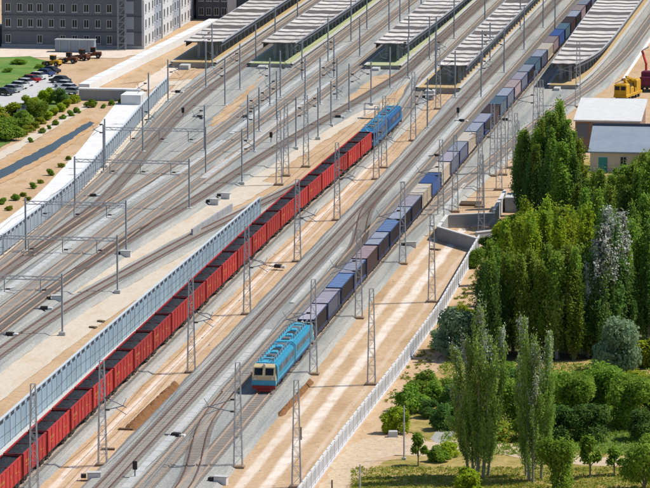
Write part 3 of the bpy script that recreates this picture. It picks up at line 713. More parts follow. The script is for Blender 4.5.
# underpass ramp walls
def wall_between(root, name, a, b, h, m, t=.35, z0=0, cope=True):
    ax, ay = a; bx, by = b; L = math.hypot(bx - ax, by - ay); rz = math.atan2(by - ay, bx - ax)
    w = MB().box(0, L, -t/2, t/2, z0, h).obj(name, m, root, (ax, ay, 0), rz)
    if cope: MB().box(-.05, L + .05, -t/2 - .08, t/2 + .08, h, h + .16).obj('coping', 'white', w)
    return w
rr = empty('underpass_ramp', (0, 0, 0), 0, 'grey concrete underpass walls at the far end of the picket fence', 'underpass')
g1, g2, g3, g4, g5 = P(438, 240), P(478, 252), P(447, 228), P(494, 226), P(505, 206)
wall_between(rr, 'wing_wall', g1, g2, 2.0, 'gconcrete'); wall_between(rr, 'wing_wall', g3, g4, 2.0, 'gconcrete')
wall_between(rr, 'wing_wall', g4, g5, 2.5, 'concrete'); wall_between(rr, 'wing_wall', g1, g3, 2.0, 'gconcrete')
wall_between(rr, 'wing_wall', P(476, 243), P(520, 238), 1.6, 'gconcrete')
o = P(505, 212); MB().box(0, 4.5, 0, 5, 0, 2.2).obj('portal_block', 'gconcrete', rr, (o[0], o[1], 0))
MB().box(-.1, 4.6, -.1, 5.1, 2.2, 2.4).obj('coping', 'concrete', rr, (o[0], o[1], 0))
o = P(470, 206); tp = empty('timber_stack', (o[0], o[1], 0), 0, 'low stack of brown timber beams above the underpass wall', 'timber stack')
for k in range(4): MB().box(-1.7, 1.7, k*.6, k*.6 + .45, 0, .35 + .05*k).obj('beam', 'wood', tp)
# bricks / debris by the underpass
# ------------------------------------------------------------------ masts and overhead line
def lattice_mast_meshes(h=12.5):
    b = MB(); w0, w1 = .50, .26
    out = {}
    legs = []
    for sx in (-1, 1):
        for sy in (-1, 1):
            legs.append(MB().bar((sx*w0, sy*w0*.7, .3), (sx*w1, sy*w1*.7, h), .085).mesh('leg', 'galv'))
    n = 11
    for k in range(n):
        z0 = .3 + (h - .3) * k / n; z1 = .3 + (h - .3) * (k + 1) / n
        def c(z): t = (z - .3) / (h - .3); return w0 + (w1 - w0) * t
        a, d = c(z0), c(z1)
        for s in (-1, 1):
            sg = 1 if k % 2 else -1
            b.bar((sg*a, s*a*.7, z0), (-sg*d, s*d*.7, z1), .042); b.bar((s*a, sg*a*.7, z0), (s*d, -sg*d*.7, z1), .042)
            b.bar((-d, s*d*.7, z1), (d, s*d*.7, z1), .04)
    brace = b.mesh('lattice_bracing', 'galv')
    b = MB(); b.box(-.78, .78, -.58, .58, -.05, .28); foot = b.mesh('foundation', 'footing')
    return legs, brace, foot
LM = lattice_mast_meshes()
def arm_mesh(reach, z=6.6, m='galvd'):
    s = 1 if reach > 0 else -1; b = MB(); r = abs(reach)
    b.bar((s*.3, 0, z + 1.6), (s*r, 0, z + .4), .09); b.bar((s*.3, 0, z), (s*r*.9, 0, z + .62), .10); b.bar((s*r*.55, 0, z + .35), (s*r, 0, z - .45), .07)
    b.bar((s*r, 0, z + 1.55), (s*r*.85, 0, z + .6), .06)
    return b.mesh('cantilever_arm', m)
ME_ins = MB().cyl((0, 0, -.28), (0, 0, .28), .12, n=7).mesh('insulator', 'insul')
ARMS = {}
def arm(e, reach, z=6.6):
    key = (round(reach, 1), z)
    if key not in ARMS: ARMS[key] = arm_mesh(reach, z)
    o = put(ARMS[key], 'cantilever_arm', e); s = 1 if reach > 0 else -1
    for zz in (z + 1.5, z + .08):
        i = put(ME_ins, 'insulator', o, (s*.62, 0, zz)); i.rotation_euler = (0, R(90), 0)
    return o
def lattice_mast(x, y, label, group, reaches=(), sc=1):
    e = empty('lattice_mast', (x, y, 0), 0, label, 'overhead line mast', group)
    for l in LM[0]: put(l, 'leg', e, scale=(1, 1, sc))
    stuff(put(LM[1], 'lattice_bracing', e, scale=(1, 1, sc))); put(LM[2], 'foundation', e)
    for r in reaches: arm(e, r)
    return e
for i, y in enumerate((27, 87, 132, 179, 221, 268, 318, 364)):
    lattice_mast(-17.4 if y < 350 else -18.4, y, 'tall lattice mast on the sand strip right of the coal train, %s from the front' % ordn(i), 'lattice masts on the sand strip', (2.9,))
for i, y in enumerate((28, 88, 131, 179, 227, 275, 323, 371)):
    x = -1.5 if y < 240 else {275: 1.6, 323: 4.2, 371: 7.6}[y]
    lattice_mast(x, y, 'tall lattice mast right of the container train, %s from the front' % ordn(i), 'lattice masts right of the container train', (-4.0,))
for i, y in enumerate((18, 82, 146, 210, 262)):
    lattice_mast(6.9, y, 'tall lattice mast on the sandy track beside the picket fence, %s from the front' % ordn(i), 'lattice masts beside the fence', ())
for i, (u, v) in enumerate(((34, 492), (306, 167), (279, 185), (286, 176))):
    x, y = P(u, v); lattice_mast(x, y, ['tall lattice mast at the lower left end of the coal train', 'tall lattice mast with dark base left of the coal train', 'leftmost of two close lattice masts in the middle of the yard', 'rightmost of two close lattice masts in the middle of the yard'][i], 'lattice masts in the yard', ())
lattice_mast(P(384, 168)[0], P(384, 168)[1], 'tall lattice mast in front of the dark blue locomotive', 'lattice masts on the sand strip', ())
for i, (u, v) in enumerate(((455, 212), (480, 207), (499, 190), (517, 196), (503, 175), (510, 168), (541, 150))):
    x, y = P(u, v); lattice_mast(x, y, 'lattice mast in the dense cluster near the underpass, %s from the left' % ordn(sorted((455, 480, 499, 517, 503, 510, 541)).index(u)), 'clustered lattice masts near the underpass', ())
# plain yard poles
def pole_mesh(h):
    b = MB()
    for s in (-1, 1): b.box(s*.10 - .02, s*.10 + .02, -.12, .12, 0, h)
    b.box(-.08, .08, -.03, .03, 0, h)
    return b.mesh('pole', 'galvp')
POLE = {h: pole_mesh(h) for h in (8.5, 9.5, 11.0)}
ME_foot = MB().cbox(-.45, .45, -.45, .45, 0, .55, .06).mesh('foundation', 'concrete')
def yard_pole(x, y, label, h=8.5, reaches=(), group='plain posts in the yard'):
    e = empty('overhead_line_post', (x, y, 0), 0, label, 'overhead line post', group)
    put(POLE[h], 'pole', e); put(ME_foot, 'foundation', e)
    for r in reaches: arm(e, r, 6.0)
    return e
def portal(xa, xb, y, h, label):
    e = empty('overhead_line_portal', (xb, y, 0), 0, label, 'overhead line portal', 'portals across the left yard'); w = xb - xa
    for dx in (0, -w): put(POLE[8.5], 'pole', e, (dx, 0, 0)); put(ME_foot, 'foundation', e, (dx, 0, 0))
    b = MB()
    for z in (h, h + .45):
        for yy in (-.2, .2): b.bar((0, yy, z), (-w, yy, z), .07)
    n = int(w / .9)
    for k in range(n):
        a, c = -w * k / n, -w * (k + 1) / n
        for yy in (-.2, .2): b.bar((a, yy, h if k % 2 else h + .45), (c, yy, h + .45 if k % 2 else h), .05)
    b.obj('beam', 'galv', e)
    k = 0; x = -3.0
    while x > -w + 2:
        o = MB().bar((x, 0, h), (x, 0, h - 1.8), .1).bar((x, 0, h - 1.5), (x + 1.4, 0, h - 1.2), .07).bar((x, 0, h - 1.75), (x + 1.5, 0, h - 2.0), .06).obj('drop_arm', 'galvd', e)
        put(ME_ins, 'insulator', o, (x + .5, 0, h - 1.38)).rotation_euler = (0, R(90), 0); x -= 5
for i, (xa, xb, y) in enumerate(((-62.0, -39.6, 112), (-62.4, -38.7, 147), (-59.4, -43.9, 181), (-61.3, -42.5, 228), (-64.4, -46.7, 268))):
    portal(xa, xb, y, 7.6, 'steel portal spanning the left yard tracks, %s from the front' % ordn(i))
yp = [(156,122),(178,102),(202,151),(242,183),(250,152),(331,125),(315,100),(254,64),(273,106),(302,80),(286,120),(316,105),(328,62),(343,78),(351,42),(367,57),(373,30),(389,32),(371,104),(408,78),(440,56),(462,39),
      (455,98),(481,98),(504,73),(524,50),(543,28),(239,140),(221,68),(240,90),(206,88),(420,22),(409,14),(395,60),(500,28),(562,40),(595,18),(430,128),(134,152),(109,166),(225,106),(262,132),(296,148),(318,138),(349,112),(337,100),(283,98),(362,88),(266,50),(290,34),(425,60),(398,40),(447,78),(472,70),(492,62),(512,30)]
POLE_LAB = {}
for i, (u, v) in enumerate(yp):
    x, y = P(u, v, .3)
    for xl, xr in ((-81, -71.5), (-64.8, -55.5), (-40.9, -33.2), (-25.8, -17.0)):
        if xl < x < xr and y > 392: x = xr + .7 if x > (xl + xr) / 2 else xl - .7
    for tr in (T1, T2, T3, T6, T7, T8, T9, T10, T11, red_x):
        if abs(x - tr(y)) < 1.7: x = tr(y) + math.copysign(2.1, x - tr(y))
    near = 'in the yard left of the coal train' if y < 390 else 'among the platform tracks'
    yp[i] = (x, y, u, v, near)
for near in sorted(set(p[4] for p in yp)):
    for i, (x, y, u, v, _) in enumerate(sorted((p for p in yp if p[4] == near), key=lambda p: p[2])):
        yard_pole(x, y, 'plain steel post %s, %s from left' % (near, ordn(i)), 9.5 if random.random() < .5 else 8.5, ((2.2,) if i % 2 else (-2.2,)) if y < 430 else ())
# overhead wires over the main lines
def wires(fx, y0, y1, label):
    e = empty('overhead_wire', (0, 0, 0), 0, label, 'overhead wire', 'overhead wires')
    for nm, z, sag in (('contact_wire', 6.15, 0), ('carrier_wire', 7.6, .55)):
        b = MB(); y = y0
        while y < y1:
            for k in range(4):
                ya = y + 12 * k; yb = ya + 12; t0, t1 = k / 4, (k + 1) / 4
                b.bar((fx(ya), ya, z - sag * 4 * t0 * (1 - t0)), (fx(yb), yb, z - sag * 4 * t1 * (1 - t1)), .03)
            y += 48
        b.obj(nm, 'black', e)
wires(T1, -10, 620, 'thin overhead wires above the container train'); wires(T3, -10, 620, 'thin overhead wires above the track bordering the sand strip'); wires(T2, -10, 620, 'thin overhead wires above the track beside the containers')
wires(T6, 60, 620, 'thin overhead wires above the straight yard track')
wires(T7, 60, 620, 'thin overhead wires above the second yard track')
wires(T9, 70, 620, 'thin overhead wires above the dark rusty left yard track')
wires(T8, 120, 620, 'thin overhead wires above the dark rusty track to the middle platforms')
wires(T11, 190, 620, 'thin overhead wires above the track beside the second platform')
wires(red_x, 0, 620, 'thin overhead wires above the red coal train')

# ------------------------------------------------------------------ platforms and canopies
def platform(i, xl, xr, ys, cl, cr, cys, label, edge='plat', taper=None):
    ye = 700
    e = empty('station_platform', (0, 0, 0), 0, label, 'platform', 'station platforms')
    xr_f = xr if callable(xr) else const(xr); xl_f = xl if callable(xl) else const(xl)
    n = 40; ysam = [ys + (ye - ys) * k / n for k in range(n + 1)]
    def ribbon(name, a, b_, z0, z1, m, parent):
        vs = []
        for y in ysam: vs += [(a(y), y, z0), (b_(y), y, z0), (a(y), y, z1), (b_(y), y, z1)]
        fs = []
        for k in range(n):
            q = 4*k; fs += [(q+2, q+3, q+7, q+6), (q, q+2, q+6, q+4), (q+1, q+5, q+7, q+3)]
        fs += [(0, 1, 3, 2), (4*n, 4*n+2, 4*n+3, 4*n+1)]
        return MB().add(vs, fs).obj(name, m, parent)
    base = ribbon('base', lambda y: xl_f(y) + .25, lambda y: xr_f(y) - .25, 0, 1.05, 'platside', e)
    ribbon('paving', xl_f, xr_f, 1.05, 1.25, edge, e)
    ribbon('edge_strip', lambda y: xr_f(y) - .55, lambda y: xr_f(y) + .04, 1.06, 1.262, 'concrete', e)
    ribbon('edge_strip', lambda y: xl_f(y) - .04, lambda y: xl_f(y) + .55, 1.06, 1.262, 'concrete', e)
    # front stairs / blocks
    w = xr_f(ys) - xl_f(ys)
    MB().box(xl_f(ys) + w*.25, xl_f(ys) + w*.45, ys - 3, ys, 0, .9).obj('front_block', 'concrete', e)
    c = empty('platform_canopy', (0, 0, 0), 0, label.replace('platform under', 'canopy roof over').replace('station platform', 'platform'), 'canopy', 'platform canopies')
    c['label'] = 'striped white and dark canopy roof of the ' + label.split(' station')[0] + ' platform'
    Z = 5.0
    clf = cl if callable(cl) else const(cl); crf = cr if callable(cr) else const(cr)
    gull = [(0, .11), (.12, .06), (.27, 0.0), (.42, .06), (.5, .09), (.58, .06), (.73, 0.0), (.88, .06), (1, .11)]
    def slab(y0, y1, z0, z1, ina=0, inb=0):
        b = MB(); vs = []; m_ = len(gull); ny = max(1, int((y1 - y0) / 6))
        for k in range(ny + 1):
            y = y0 + (y1 - y0) * k / ny; a, q = clf(y) + ina, crf(y) - inb
            for t, dz in gull: vs.append((a + (q - a) * t, y, Z + z1 + dz))
            for t, dz in gull: vs.append((a + (q - a) * t, y, Z + z0 + dz))
        fs = []
        for k in range(ny):
            o = 2*m_*k; p = o + 2*m_
            for j in range(m_ - 1): fs += [(o+j, o+j+1, p+j+1, p+j), (o+m_+j+1, o+m_+j, p+m_+j, p+m_+j+1)]
            fs += [(o, p, p+m_, o+m_), (o+m_-1, o+2*m_-1, p+2*m_-1, p+m_-1)]
        o = 2*m_*ny
        for j in range(m_ - 1): fs += [(j, j+m_, j+m_+1, j+1), (o+j, o+j+1, o+j+m_+1, o+j+m_)]
        return b.add(vs, fs)
    slab(cys, 690, -.18, -.02).obj('deck', 'cand', c)
    y = cys + .3; k = 0
    widths = [6.2, 2.0, 6.6, 6.6, 6.4, 2.2, 6.4, 2.4, 6.2, 6.8]
    while y < 660:
        pw = random.uniform(3.6, 5.2); slab(y, y + pw, -.015, .06, .12, .12).obj('roof_panel', 'canw', c)
        y += pw + (random.uniform(5.6, 7.8) if k % 4 == 3 else random.uniform(2.0, 3.6)); k += 1
    for f_, s in ((clf, 1), (crf, -1)):
        b = MB(); yy = cys
        while yy < 690: b.bar((f_(yy), yy, Z + .02), (f_(yy + 6), yy + 6, Z + .02), .16, .3); yy += 6
        b.obj('edge_beam', 'cane', c)
        b = MB(); yy = cys + .2
        while yy < 684: b.bar((f_(yy) + s*.3, yy, Z - .55), (f_(yy + 6) + s*.3, yy + 6, Z - .55), .10, .9); yy += 6
        b.obj('shade_band', 'bldd', c)  # added dark band standing in for the shade below the canopy edge
    yy = cys + 3; b = None
    col_ = MB().box(-.28, .28, -.28, .28, 1.25, Z - .1).mesh('column', 'galvd')
    while yy < 640:
        a, q = clf(yy), crf(yy); m_ = (a + q) / 2; off = (q - a) * .18
        for s in (-1, 1): put(col_, 'column', c, (m_ + s*off, yy, 0))
        yy += 5
    return e
platform(0, -81, -71.4, 424, -78.7, -70.9, 428, 'leftmost station platform with tan paving beside the white wall')
platform(1, -64.7, lerp_fn([(420,-55.6),(500,-55.0),(700,-54.9)]), 424, -62.6, lerp_fn([(428,-55.6),(510,-54.6),(700,-54.4)]), 428, 'second from left station platform with greenish edge paving', 'platg')
platform(2, -40.9, lerp_fn([(420,-33.2),(500,-32.8),(700,-32.7)]), 424, -39.5, lerp_fn([(428,-33.0),(520,-31.6),(700,-31.4)]), 430, 'middle station platform with greenish edge paving', 'platg')
platform(3, -25.8, -16.9, 388, -21.9, -16.2, 393, 'fourth from left station platform with yellowish paving left of the containers')
platform(4, lerp_fn([(390,-.6),(520,-2.2),(700,-2.6)]), lerp_fn([(390,5.0),(420,6.6),(460,7.2),(700,7.4)]), 396, lerp_fn([(398,-.2),(520,-1.6),(700,-2)]), lerp_fn([(398,4.4),(412,6.4),(428,7.6),(460,8.0),(700,7.8)]), 399, 'rightmost station platform with curved yellowish edge right of the containers')
strip('concrete_kerb', lambda y: 12.6, lambda y: 13.3, 415, 700, .5, 'wconcrete', 0, 0)

# ------------------------------------------------------------------ buildings
def window_meshes(w, h, ax):
    f = MB(); g = MB()
    if ax == 'y':      # wall facing -Y
        for x0, x1, z0, z1 in ((-w/2, w/2, -h/2, -h/2+.1), (-w/2, w/2, h/2-.1, h/2), (-w/2, -w/2+.1, -h/2+.1, h/2-.1), (w/2-.1, w/2, -h/2+.1, h/2-.1), (-.04, .04, -h/2+.1, h/2-.1)): f.box(x0, x1, -.06, .04, z0, z1)
        f.box(-w/2 - .1, w/2 + .1, -.14, .04, -h/2 - .12, -h/2)
        g.box(-w/2+.1, w/2-.1, -.015, .03, -h/2+.1, h/2-.1)
    else:              # wall facing +X
        for x0, x1, z0, z1 in ((-w/2, w/2, -h/2, -h/2+.1), (-w/2, w/2, h/2-.1, h/2), (-w/2, -w/2+.1, -h/2+.1, h/2-.1), (w/2-.1, w/2, -h/2+.1, h/2-.1), (-.04, .04, -h/2+.1, h/2-.1)): f.box(-.04, .06, x0, x1, z0, z1)
        f.box(-.04, .14, -w/2 - .1, w/2 + .1, -h/2 - .12, -h/2)
        g.box(-.03, .015, -w/2+.1, w/2-.1, -h/2+.1, h/2-.1)
    return f.mesh('window_frame', 'wframe'), g.mesh('pane', 'glass')
WY = window_meshes(1.15, 1.75, 'y'); WX = window_meshes(1.3, 1.9, 'x')
bx0, by0 = P(2, 47); bx1 = P(143, 48.5)[0]
A = empty('office_building', (bx0, by0, 0), 0, 'three-storey office building with shade-grey front and white side wing at top left', 'building')
w = bx1 - bx0; D = 110.0; HB = 10.6
MB().box(0, w, 0, D, 0, HB).obj('wall', 'bldg', A)  # dark colour carries the shade of the front; side bays are pale
MB().box(-.25, w + .25, -.25, .35, HB, HB + .55).obj('parapet', 'gconcrete', A)
MB().box(-.12, w + .1, -.10, 0, 0, .7).obj('plinth', 'gconcrete', A)
MB().box(-.06, w + .06, -.08, 0, 3.45, 3.7).obj('string_course', 'bldd', A); MB().box(-.06, w + .06, -.08, 0, 6.85, 7.1).obj('string_course', 'bldd', A)
for u in (8.6, 20.7, 31.5, 41, 53, 64.7, 77, 89, 100.8, 112.5):
    for z in (1.9, 5.3, 8.6):
        x = P(u, 47)[0] - bx0
        if z < 2 and int(u) in (20, 31, 53): continue
        wn = put(WY[0], 'window_frame', A, (x, -.0, z)); put(WY[1], 'pane', wn)
for k in range(3):
    x = P(134, 47)[0] - bx0; MB().box(x - .8, x + .8, -.12, .02, 1.0 + k*3.3, 3.6 + k*3.3).obj('stair_panel', 'bldb', A)
sc = empty('scaffold_tower', (P(122, 50)[0], by0 - 2.0, 0), 0, 'slim steel scaffold tower in front of the grey office building', 'scaffold')
for s in (-1, 1):
    for t in (-1, 1): MB().bar((s*.8, t*.6, 0), (s*.8, t*.6, 15), .16).obj('leg', 'galvd', sc)
b = MB()
for k in range(10):
    for t in (-1, 1): b.bar((-.8, t*.6, k*1.5), (.8, t*.6, k*1.5 + 1.5), .09).bar((.8, t*.6, k*1.5), (-.8, t*.6, k*1.5), .08)
stuff(b.obj('bracing', 'galvd', sc))
yy = 0; k = 0
while yy < D - 2:
    L = 12 if k % 2 == 0 else 10; m_ = ('bldw', 'bldb')[k % 2]; pr = .55 if k % 2 == 0 else .25
    bay = MB().box(w, w + pr, yy + .05, yy + L - .05, 0, HB - .1).obj('side_bay', m_, A)
    for q in range(3):
        for z in (1.9, 5.3, 8.6):
            wn = put(WX[0], 'window', bay, (w + pr, yy + L * (q + .5) / 3, z)); put(WX[1], 'pane', wn)
    yy += L; k += 1
cx0, cy0 = P(196, 19); cx1 = P(232, 18)[0]
Cb = empty('office_block', (cx0, cy0, 0), 0, 'dark grey block with a pale strip behind the leftmost canopy', 'building')
MB().box(0, cx1 - cx0 + 6, 0, 20, 0, 14).obj('wall', 'bldd', Cb)
MB().box(cx1 - cx0 - .5, cx1 - cx0 + 1.6, -.2, 0, 0, 14).obj('pale_strip', 'bldw', Cb)
for i in range(4):
    for z in (1.8, 5.0, 8.2, 11.4): wn = put(WY[0], 'window_frame', Cb, (1.2 + i*1.75, 0, z)); put(WY[1], 'pane', wn)
ox, oy = P(-30, 42)
Db = empty('yellow_hut', (P(-6, 46)[0], by0 - 1, 0), 0, 'small white and yellow hut at the left frame edge beside the office building', 'hut')
MB().box(-6, 1.4, 0, 5, 0, 4.2).obj('wall', 'bldw', Db); MB().box(-6, 1.5, -.1, 0, 1.6, 3.0).obj('yellow_band', 'yellow', Db); MB().box(-6.2, 1.6, -.2, 5.2, 4.2, 4.5).obj('roof', 'concrete', Db)
# grey site container
sx, sy = P(55, 52); sx1 = P(95, 52)[0]; sw = sx1 - sx
Eb = empty('site_container', (sx, sy, 0), 0, 'long grey corrugated site container in front of the office building', 'container')
b = MB(); n = 30
vs = [(sw * k / n, (.0 if k % 2 else .08), z) for k in range(n + 1) for z in (.1, 2.5)]; b.add(vs, [(2*k, 2*k+2, 2*k+3, 2*k+1) for k in range(n)]); b.box(0, sw, .1, 2.4, .1, 2.5); b.obj('wall', 'broof', Eb)
MB().box(-.1, sw + .1, -.08, 2.5, 2.5, 2.68).obj('roof', 'gconcrete', Eb)
for k in range(4): MB().box(sw*(k+.5)/4 - .12, sw*(k+.5)/4 + .12, -.06, -.005, .1, 2.5).obj('frame_post', 'gconcrete', Eb)
# concrete headwall, walls
hx, hy = P(79, 100); hx1 = P(141, 100)[0]
Hb = empty('culvert_headwall', (hx, hy, 0), 0, 'concrete culvert headwall with shade-grey front between the white path and the dirt yard', 'headwall')
MB().box(0, hx1 - hx, 0, 1.0, 0, 2.0).obj('wall', 'gconcrete', Hb); MB().box(-.15, hx1 - hx + .15, -.2, 1.6, 2.0, 2.3).obj('coping', 'wconcrete', Hb)  # front shade put into the grey wall colour, top left white
MB().box(hx1 - hx - 2.5, hx1 - hx + 1.4, -6, -.21, 0, 1.9).obj('wing_block', 'wconcrete', Hb)
a, c = P(84, 92), P(214, 26)
Wb = empty('white_wall', (0, 0, 0), 0, 'long white retaining wall running from the headwall to the leftmost canopy', 'wall')
L = math.hypot(c[0] - a[0], c[1] - a[1]); n = int(L / 6); 
for k in range(n):
    t0, t1 = k / n, (k + .997) / n; p, q = (a[0] + (c[0] - a[0]) * t0, a[1] + (c[1] - a[1]) * t0), (a[0] + (c[0] - a[0]) * t1, a[1] + (c[1] - a[1]) * t1)
    l = math.hypot(q[0] - p[0], q[1] - p[1]); MB().box(0, l, -1.1, 1.1, 0, 1.6 + .03 * (k % 3)).obj('wall_panel', 'wconcrete', Wb, (p[0], p[1], 0), math.atan2(q[1] - p[1], q[0] - p[0]))
# house on the right
hx, hy = P(590, 172); x2 = P(664, 172)[0]; wv = x2 - hx
Hs = empty('house', (hx, hy, 0), 0, 'beige house with blue-grey sloping roof and teal door behind the trees', 'house')
MB().profx([(0, 0), (8, 0), (8, 6.6), (0, 3.6)], 0, wv).obj('wall', 'beige', Hs)
MB().profx([(-.7, 3.40), (8.5, 6.85), (8.5, 7.1), (-.7, 3.65)], -.3, wv + .3).obj('roof', 'broof', Hs)
MB().box(-.35, wv + .35, 8.2, 8.6, 7.1, 7.45).obj('ridge_cap', 'bldd', Hs)
dx = P(603, 172)[0] - hx
d = MB().box(dx - .75, dx + .75, -.1, 0, 0, 2.6).obj('door', 'teal', Hs); MB().box(dx - .95, dx + .95, -.07, 0, 2.6, 2.8).obj('lintel', 'white', d); MB().cyl((dx + .5, -.18, 1.2), (dx + .5, -.1, 1.2), .07).obj('handle', 'black', d)
for q in (3.5, 6.5): wn = put(WY[0], 'window', Hs, (dx + q, 0, 1.9)); put(WY[1], 'pane', wn)
gx, gy = P(575, 151); x3 = P(640, 151)[0]
Hw = empty('warehouse', (gx, gy, 0), 0, 'flat white-roofed warehouse with brick flank behind the beige house', 'warehouse')
wl = x3 - gx
MB().profx([(0, 0), (14, 0), (14, 7.4), (0, 5.4)], 0, wl).obj('wall', 'brick', Hw)
MB().profx([(-.4, 5.36), (14.5, 7.5), (14.5, 7.75), (-.4, 5.62)], -.3, wl + .3).obj('roof', 'white', Hw)
MB().box(.3, 2.3, -.06, 0, 2.4, 4.9).obj('shutter', 'bldg', Hw)
ux, uy = P(655, 172)
Hu = empty('shed', (ux + 1, uy - 6, 0), 0, 'small shed with bright white gable roof at the right frame edge', 'shed')
MB().box(0, 5, 0, 6, 0, 3.2).obj('wall', 'beige', Hu); MB().profx([(-.3, 3.2), (6.3, 3.2), (3, 5.0)], -.4, 5.4).obj('roof', 'white', Hu)

# ------------------------------------------------------------------ vehicles and machines
def wheel_at(parent, x, y, r, w=.5):
    o = MB().cyl((x - w/2, y, r), (x + w/2, y, r), r, n=12).obj('wheel', 'tyre', parent); MB().cyl((x - w/2 - .02, y, r), (x + w/2 + .02, y, r), r*.5, n=10).obj('rim', 'galvd', o)
def car(x, y, rz, paint, label):
    e = empty('parked_car', (x, y, .02), rz, label, 'car', 'cars parked by the shrubs')
    b = MB(); pr = [(-2.2, .35), (2.2, .35), (2.25, .75), (1.35, .95), (.75, 1.42), (-1.1, 1.45), (-1.75, .98), (-2.25, .9)]
    b.profx([(y_, z_) for y_, z_ in [(-2.2, .35), (2.2, .35), (2.25, .75), (1.3, .95), (-1.75, .98), (-2.25, .9)]], -.88, .88).obj('body', paint, e)
    b = MB(); b.add([(-.82,1.3,.95),(.82,1.3,.95),(.82,-1.75,.98),(-.82,-1.75,.98),(-.66,.7,1.42),(.66,.7,1.42),(.66,-1.1,1.45),(-.66,-1.1,1.45)], [(0,1,5,4),(1,2,6,5),(2,3,7,6),(3,0,4,7)]); b.obj('windows', 'glass', e)
    MB().add([(-.68,.72,1.43),(.68,.72,1.43),(.68,-1.12,1.46),(-.68,-1.12,1.46),(-.66,.7,1.47),(.66,.7,1.47),(.66,-1.1,1.5),(-.66,-1.1,1.5)], [(4,5,6,7),(0,1,5,4),(1,2,6,5),(2,3,7,6),(3,0,4,7)]).obj('roof', paint, e)
    for s in (-1, 1):
        for yy in (-1.35, 1.35): wheel_at(e, s*.8, yy, .32, .22)
        MB().box(s*.6 - .16, s*.6 + .16, 2.2, 2.27, .6, .74).obj('headlight', 'white', e)
for nm, c in (('car_white', (.75, .75, .74)), ('car_dark', (.02, .025, .04)), ('car_silver', (.42, .43, .45)), ('car_red', (.35, .02, .03)), ('car_blue', (.03, .06, .2))):
    M[nm] = mat(nm, c, tuple(x * .92 for x in c), 1, .25, .1, spec=.6)
cars = [((3,95),'car_dark','black'),((11,92),'car_silver','silver'),((18,88.5),'car_white','white'),((24,85.5),'car_white','white'),((30,82),'car_red','red'),((37,79),'car_white','white'),((44,76),'car_blue','dark blue'),((50,73.5),'car_dark','black'),
        ((60,83),'car_dark','black'),((64,87.5),'car_white','white'),((68,91),'car_white','white'),((72,94.5),'car_silver','silver'),((25,113),'car_dark','black'),((17,117),'car_blue','dark blue')]
for i, ((u, v), pm, cn) in enumerate(cars):
    x, y = P(u, v)
    if i < 8: lab = '%s car in the long parked row beside the green field, %s from the left' % (cn, ordn(i)); rz = R(62)
    elif i < 12: lab = '%s car in the short parked row beside the dirt yard, %s from the top' % (cn, ordn(i - 8)); rz = R(62)
    else: lab = '%s car parked between the shrubs at far left, %s from the right' % (cn, ordn(i - 12)); rz = R(40)
    car(x, y, rz, pm, lab)
def loader(x, y, rz, m, label):
    e = empty('wheel_loader', (x, y, .02), rz, label, 'wheel loader', 'machines in the dirt yard'); e.scale = (.6, .6, .65)
    MB().cbox(-1.1, 1.1, -3.0, .2, .8, 2.0, .15).obj('engine_cover', m, e); MB().cbox(-1.0, 1.0, .2, 2.0, .7, 1.5, .1).obj('front_frame', m, e)
    c = MB().cbox(-.8, .8, -.9, .8, 2.0, 3.3, .1).obj('cab', 'glass', e); MB().box(-.9, .9, -1.0, .9, 3.3, 3.45).obj('roof', m, c)
    for s in (-1, 1):
        MB().bar((s*.6, 1.4, 1.5), (s*.6, 3.6, .8), .22, .3).obj('lift_arm', m, e)
        for yy in (-1.9, 1.5): wheel_at(e, s*1.15, yy, .75, .55)
    MB().profx([(3.4, .1), (4.6, .1), (4.6, .25), (3.8, .5), (3.5, 1.3), (3.3, 1.3)], -1.4, 1.4).obj('bucket', 'black', e)
for (u, v, m_, r_, lab) in ((53, 66, 'yellow', 70, 'small yellow wheel loader at the left end of the dirt yard'), (69, 63, 'orange', 80, 'dark rusty wheel loader nearest the small yellow one'), (82, 60, 'orange', 60, 'dark rusty wheel loader in the middle of the dirt yard machines'), (93, 58, 'orange', 95, 'rightmost dark rusty wheel loader in the dirt yard')):
    x, y = P(u, v); loader(x, y, R(r_), m_, lab)
# yellow mobile crane (parked, boom folded) and maroon machine
x, y = P(620, 101)
e = empty('track_machine', (x, y, .02), R(-14), 'yellow rail maintenance machine parked behind the white-roofed warehouse', 'maintenance machine'); e.scale = (.88, .88, .9)
MB().cbox(-1.5, 1.5, 0, 11, .7, 1.3, .1).obj('chassis', 'yellow', e)
c = MB().cbox(-1.4, 1.4, .1, 2.6, 1.3, 3.6, .25).obj('cab', 'yellow', e)
for s in (-.7, .7): MB().box(s - .5, s + .5, .04, .1, 2.3, 3.1).obj('windscreen', 'glass', c)
MB().cbox(-1.2, 1.2, 3.0, 6.0, 1.3, 2.6, .2).obj('engine_cover', 'yellow', e); MB().cbox(-1.3, 1.3, 7.6, 10.4, 1.3, 3.9, .3).obj('rear_cab', 'yellow', e)
MB().bar((0, 6.6, 1.8), (.3, 2.0, 4.4), .5, .6).obj('crane_boom', 'yellow', e); MB().bar((0, 8, 3.9), (0, 4, 4.8), .35, .4).obj('crane_jib', 'yellow', e)
MB().cyl((.9, 6.4, 1.3), (.9, 6.4, 3.4), .14).obj('exhaust', 'black', e)
for k in range(5): MB().box(-1.3 + k*.6, -1.1 + k*.6, 6.6, 7.4, 1.3, 2.2 + .5 * (k % 2)).obj('frame_post', 'yellow', e)
MB().cyl((-1.0, 4.5, 2.9), (1.0, 4.5, 2.9), .5).obj('winch_drum', 'black', e); MB().box(-1.45, 1.45, 2.7, 2.9, 1.3, 2.9).obj('bulkhead', 'black', e); MB().bar((-1.3, .2, 3.7), (-1.3, 10.4, 4.0), .1).obj('handrail', 'black', e)
for s in (-1, 1):
    for yy in (1.4, 3.2, 7.6, 9.4): wheel_at(e, s*1.2, yy, .48, .35)
x, y = P(646, 92)
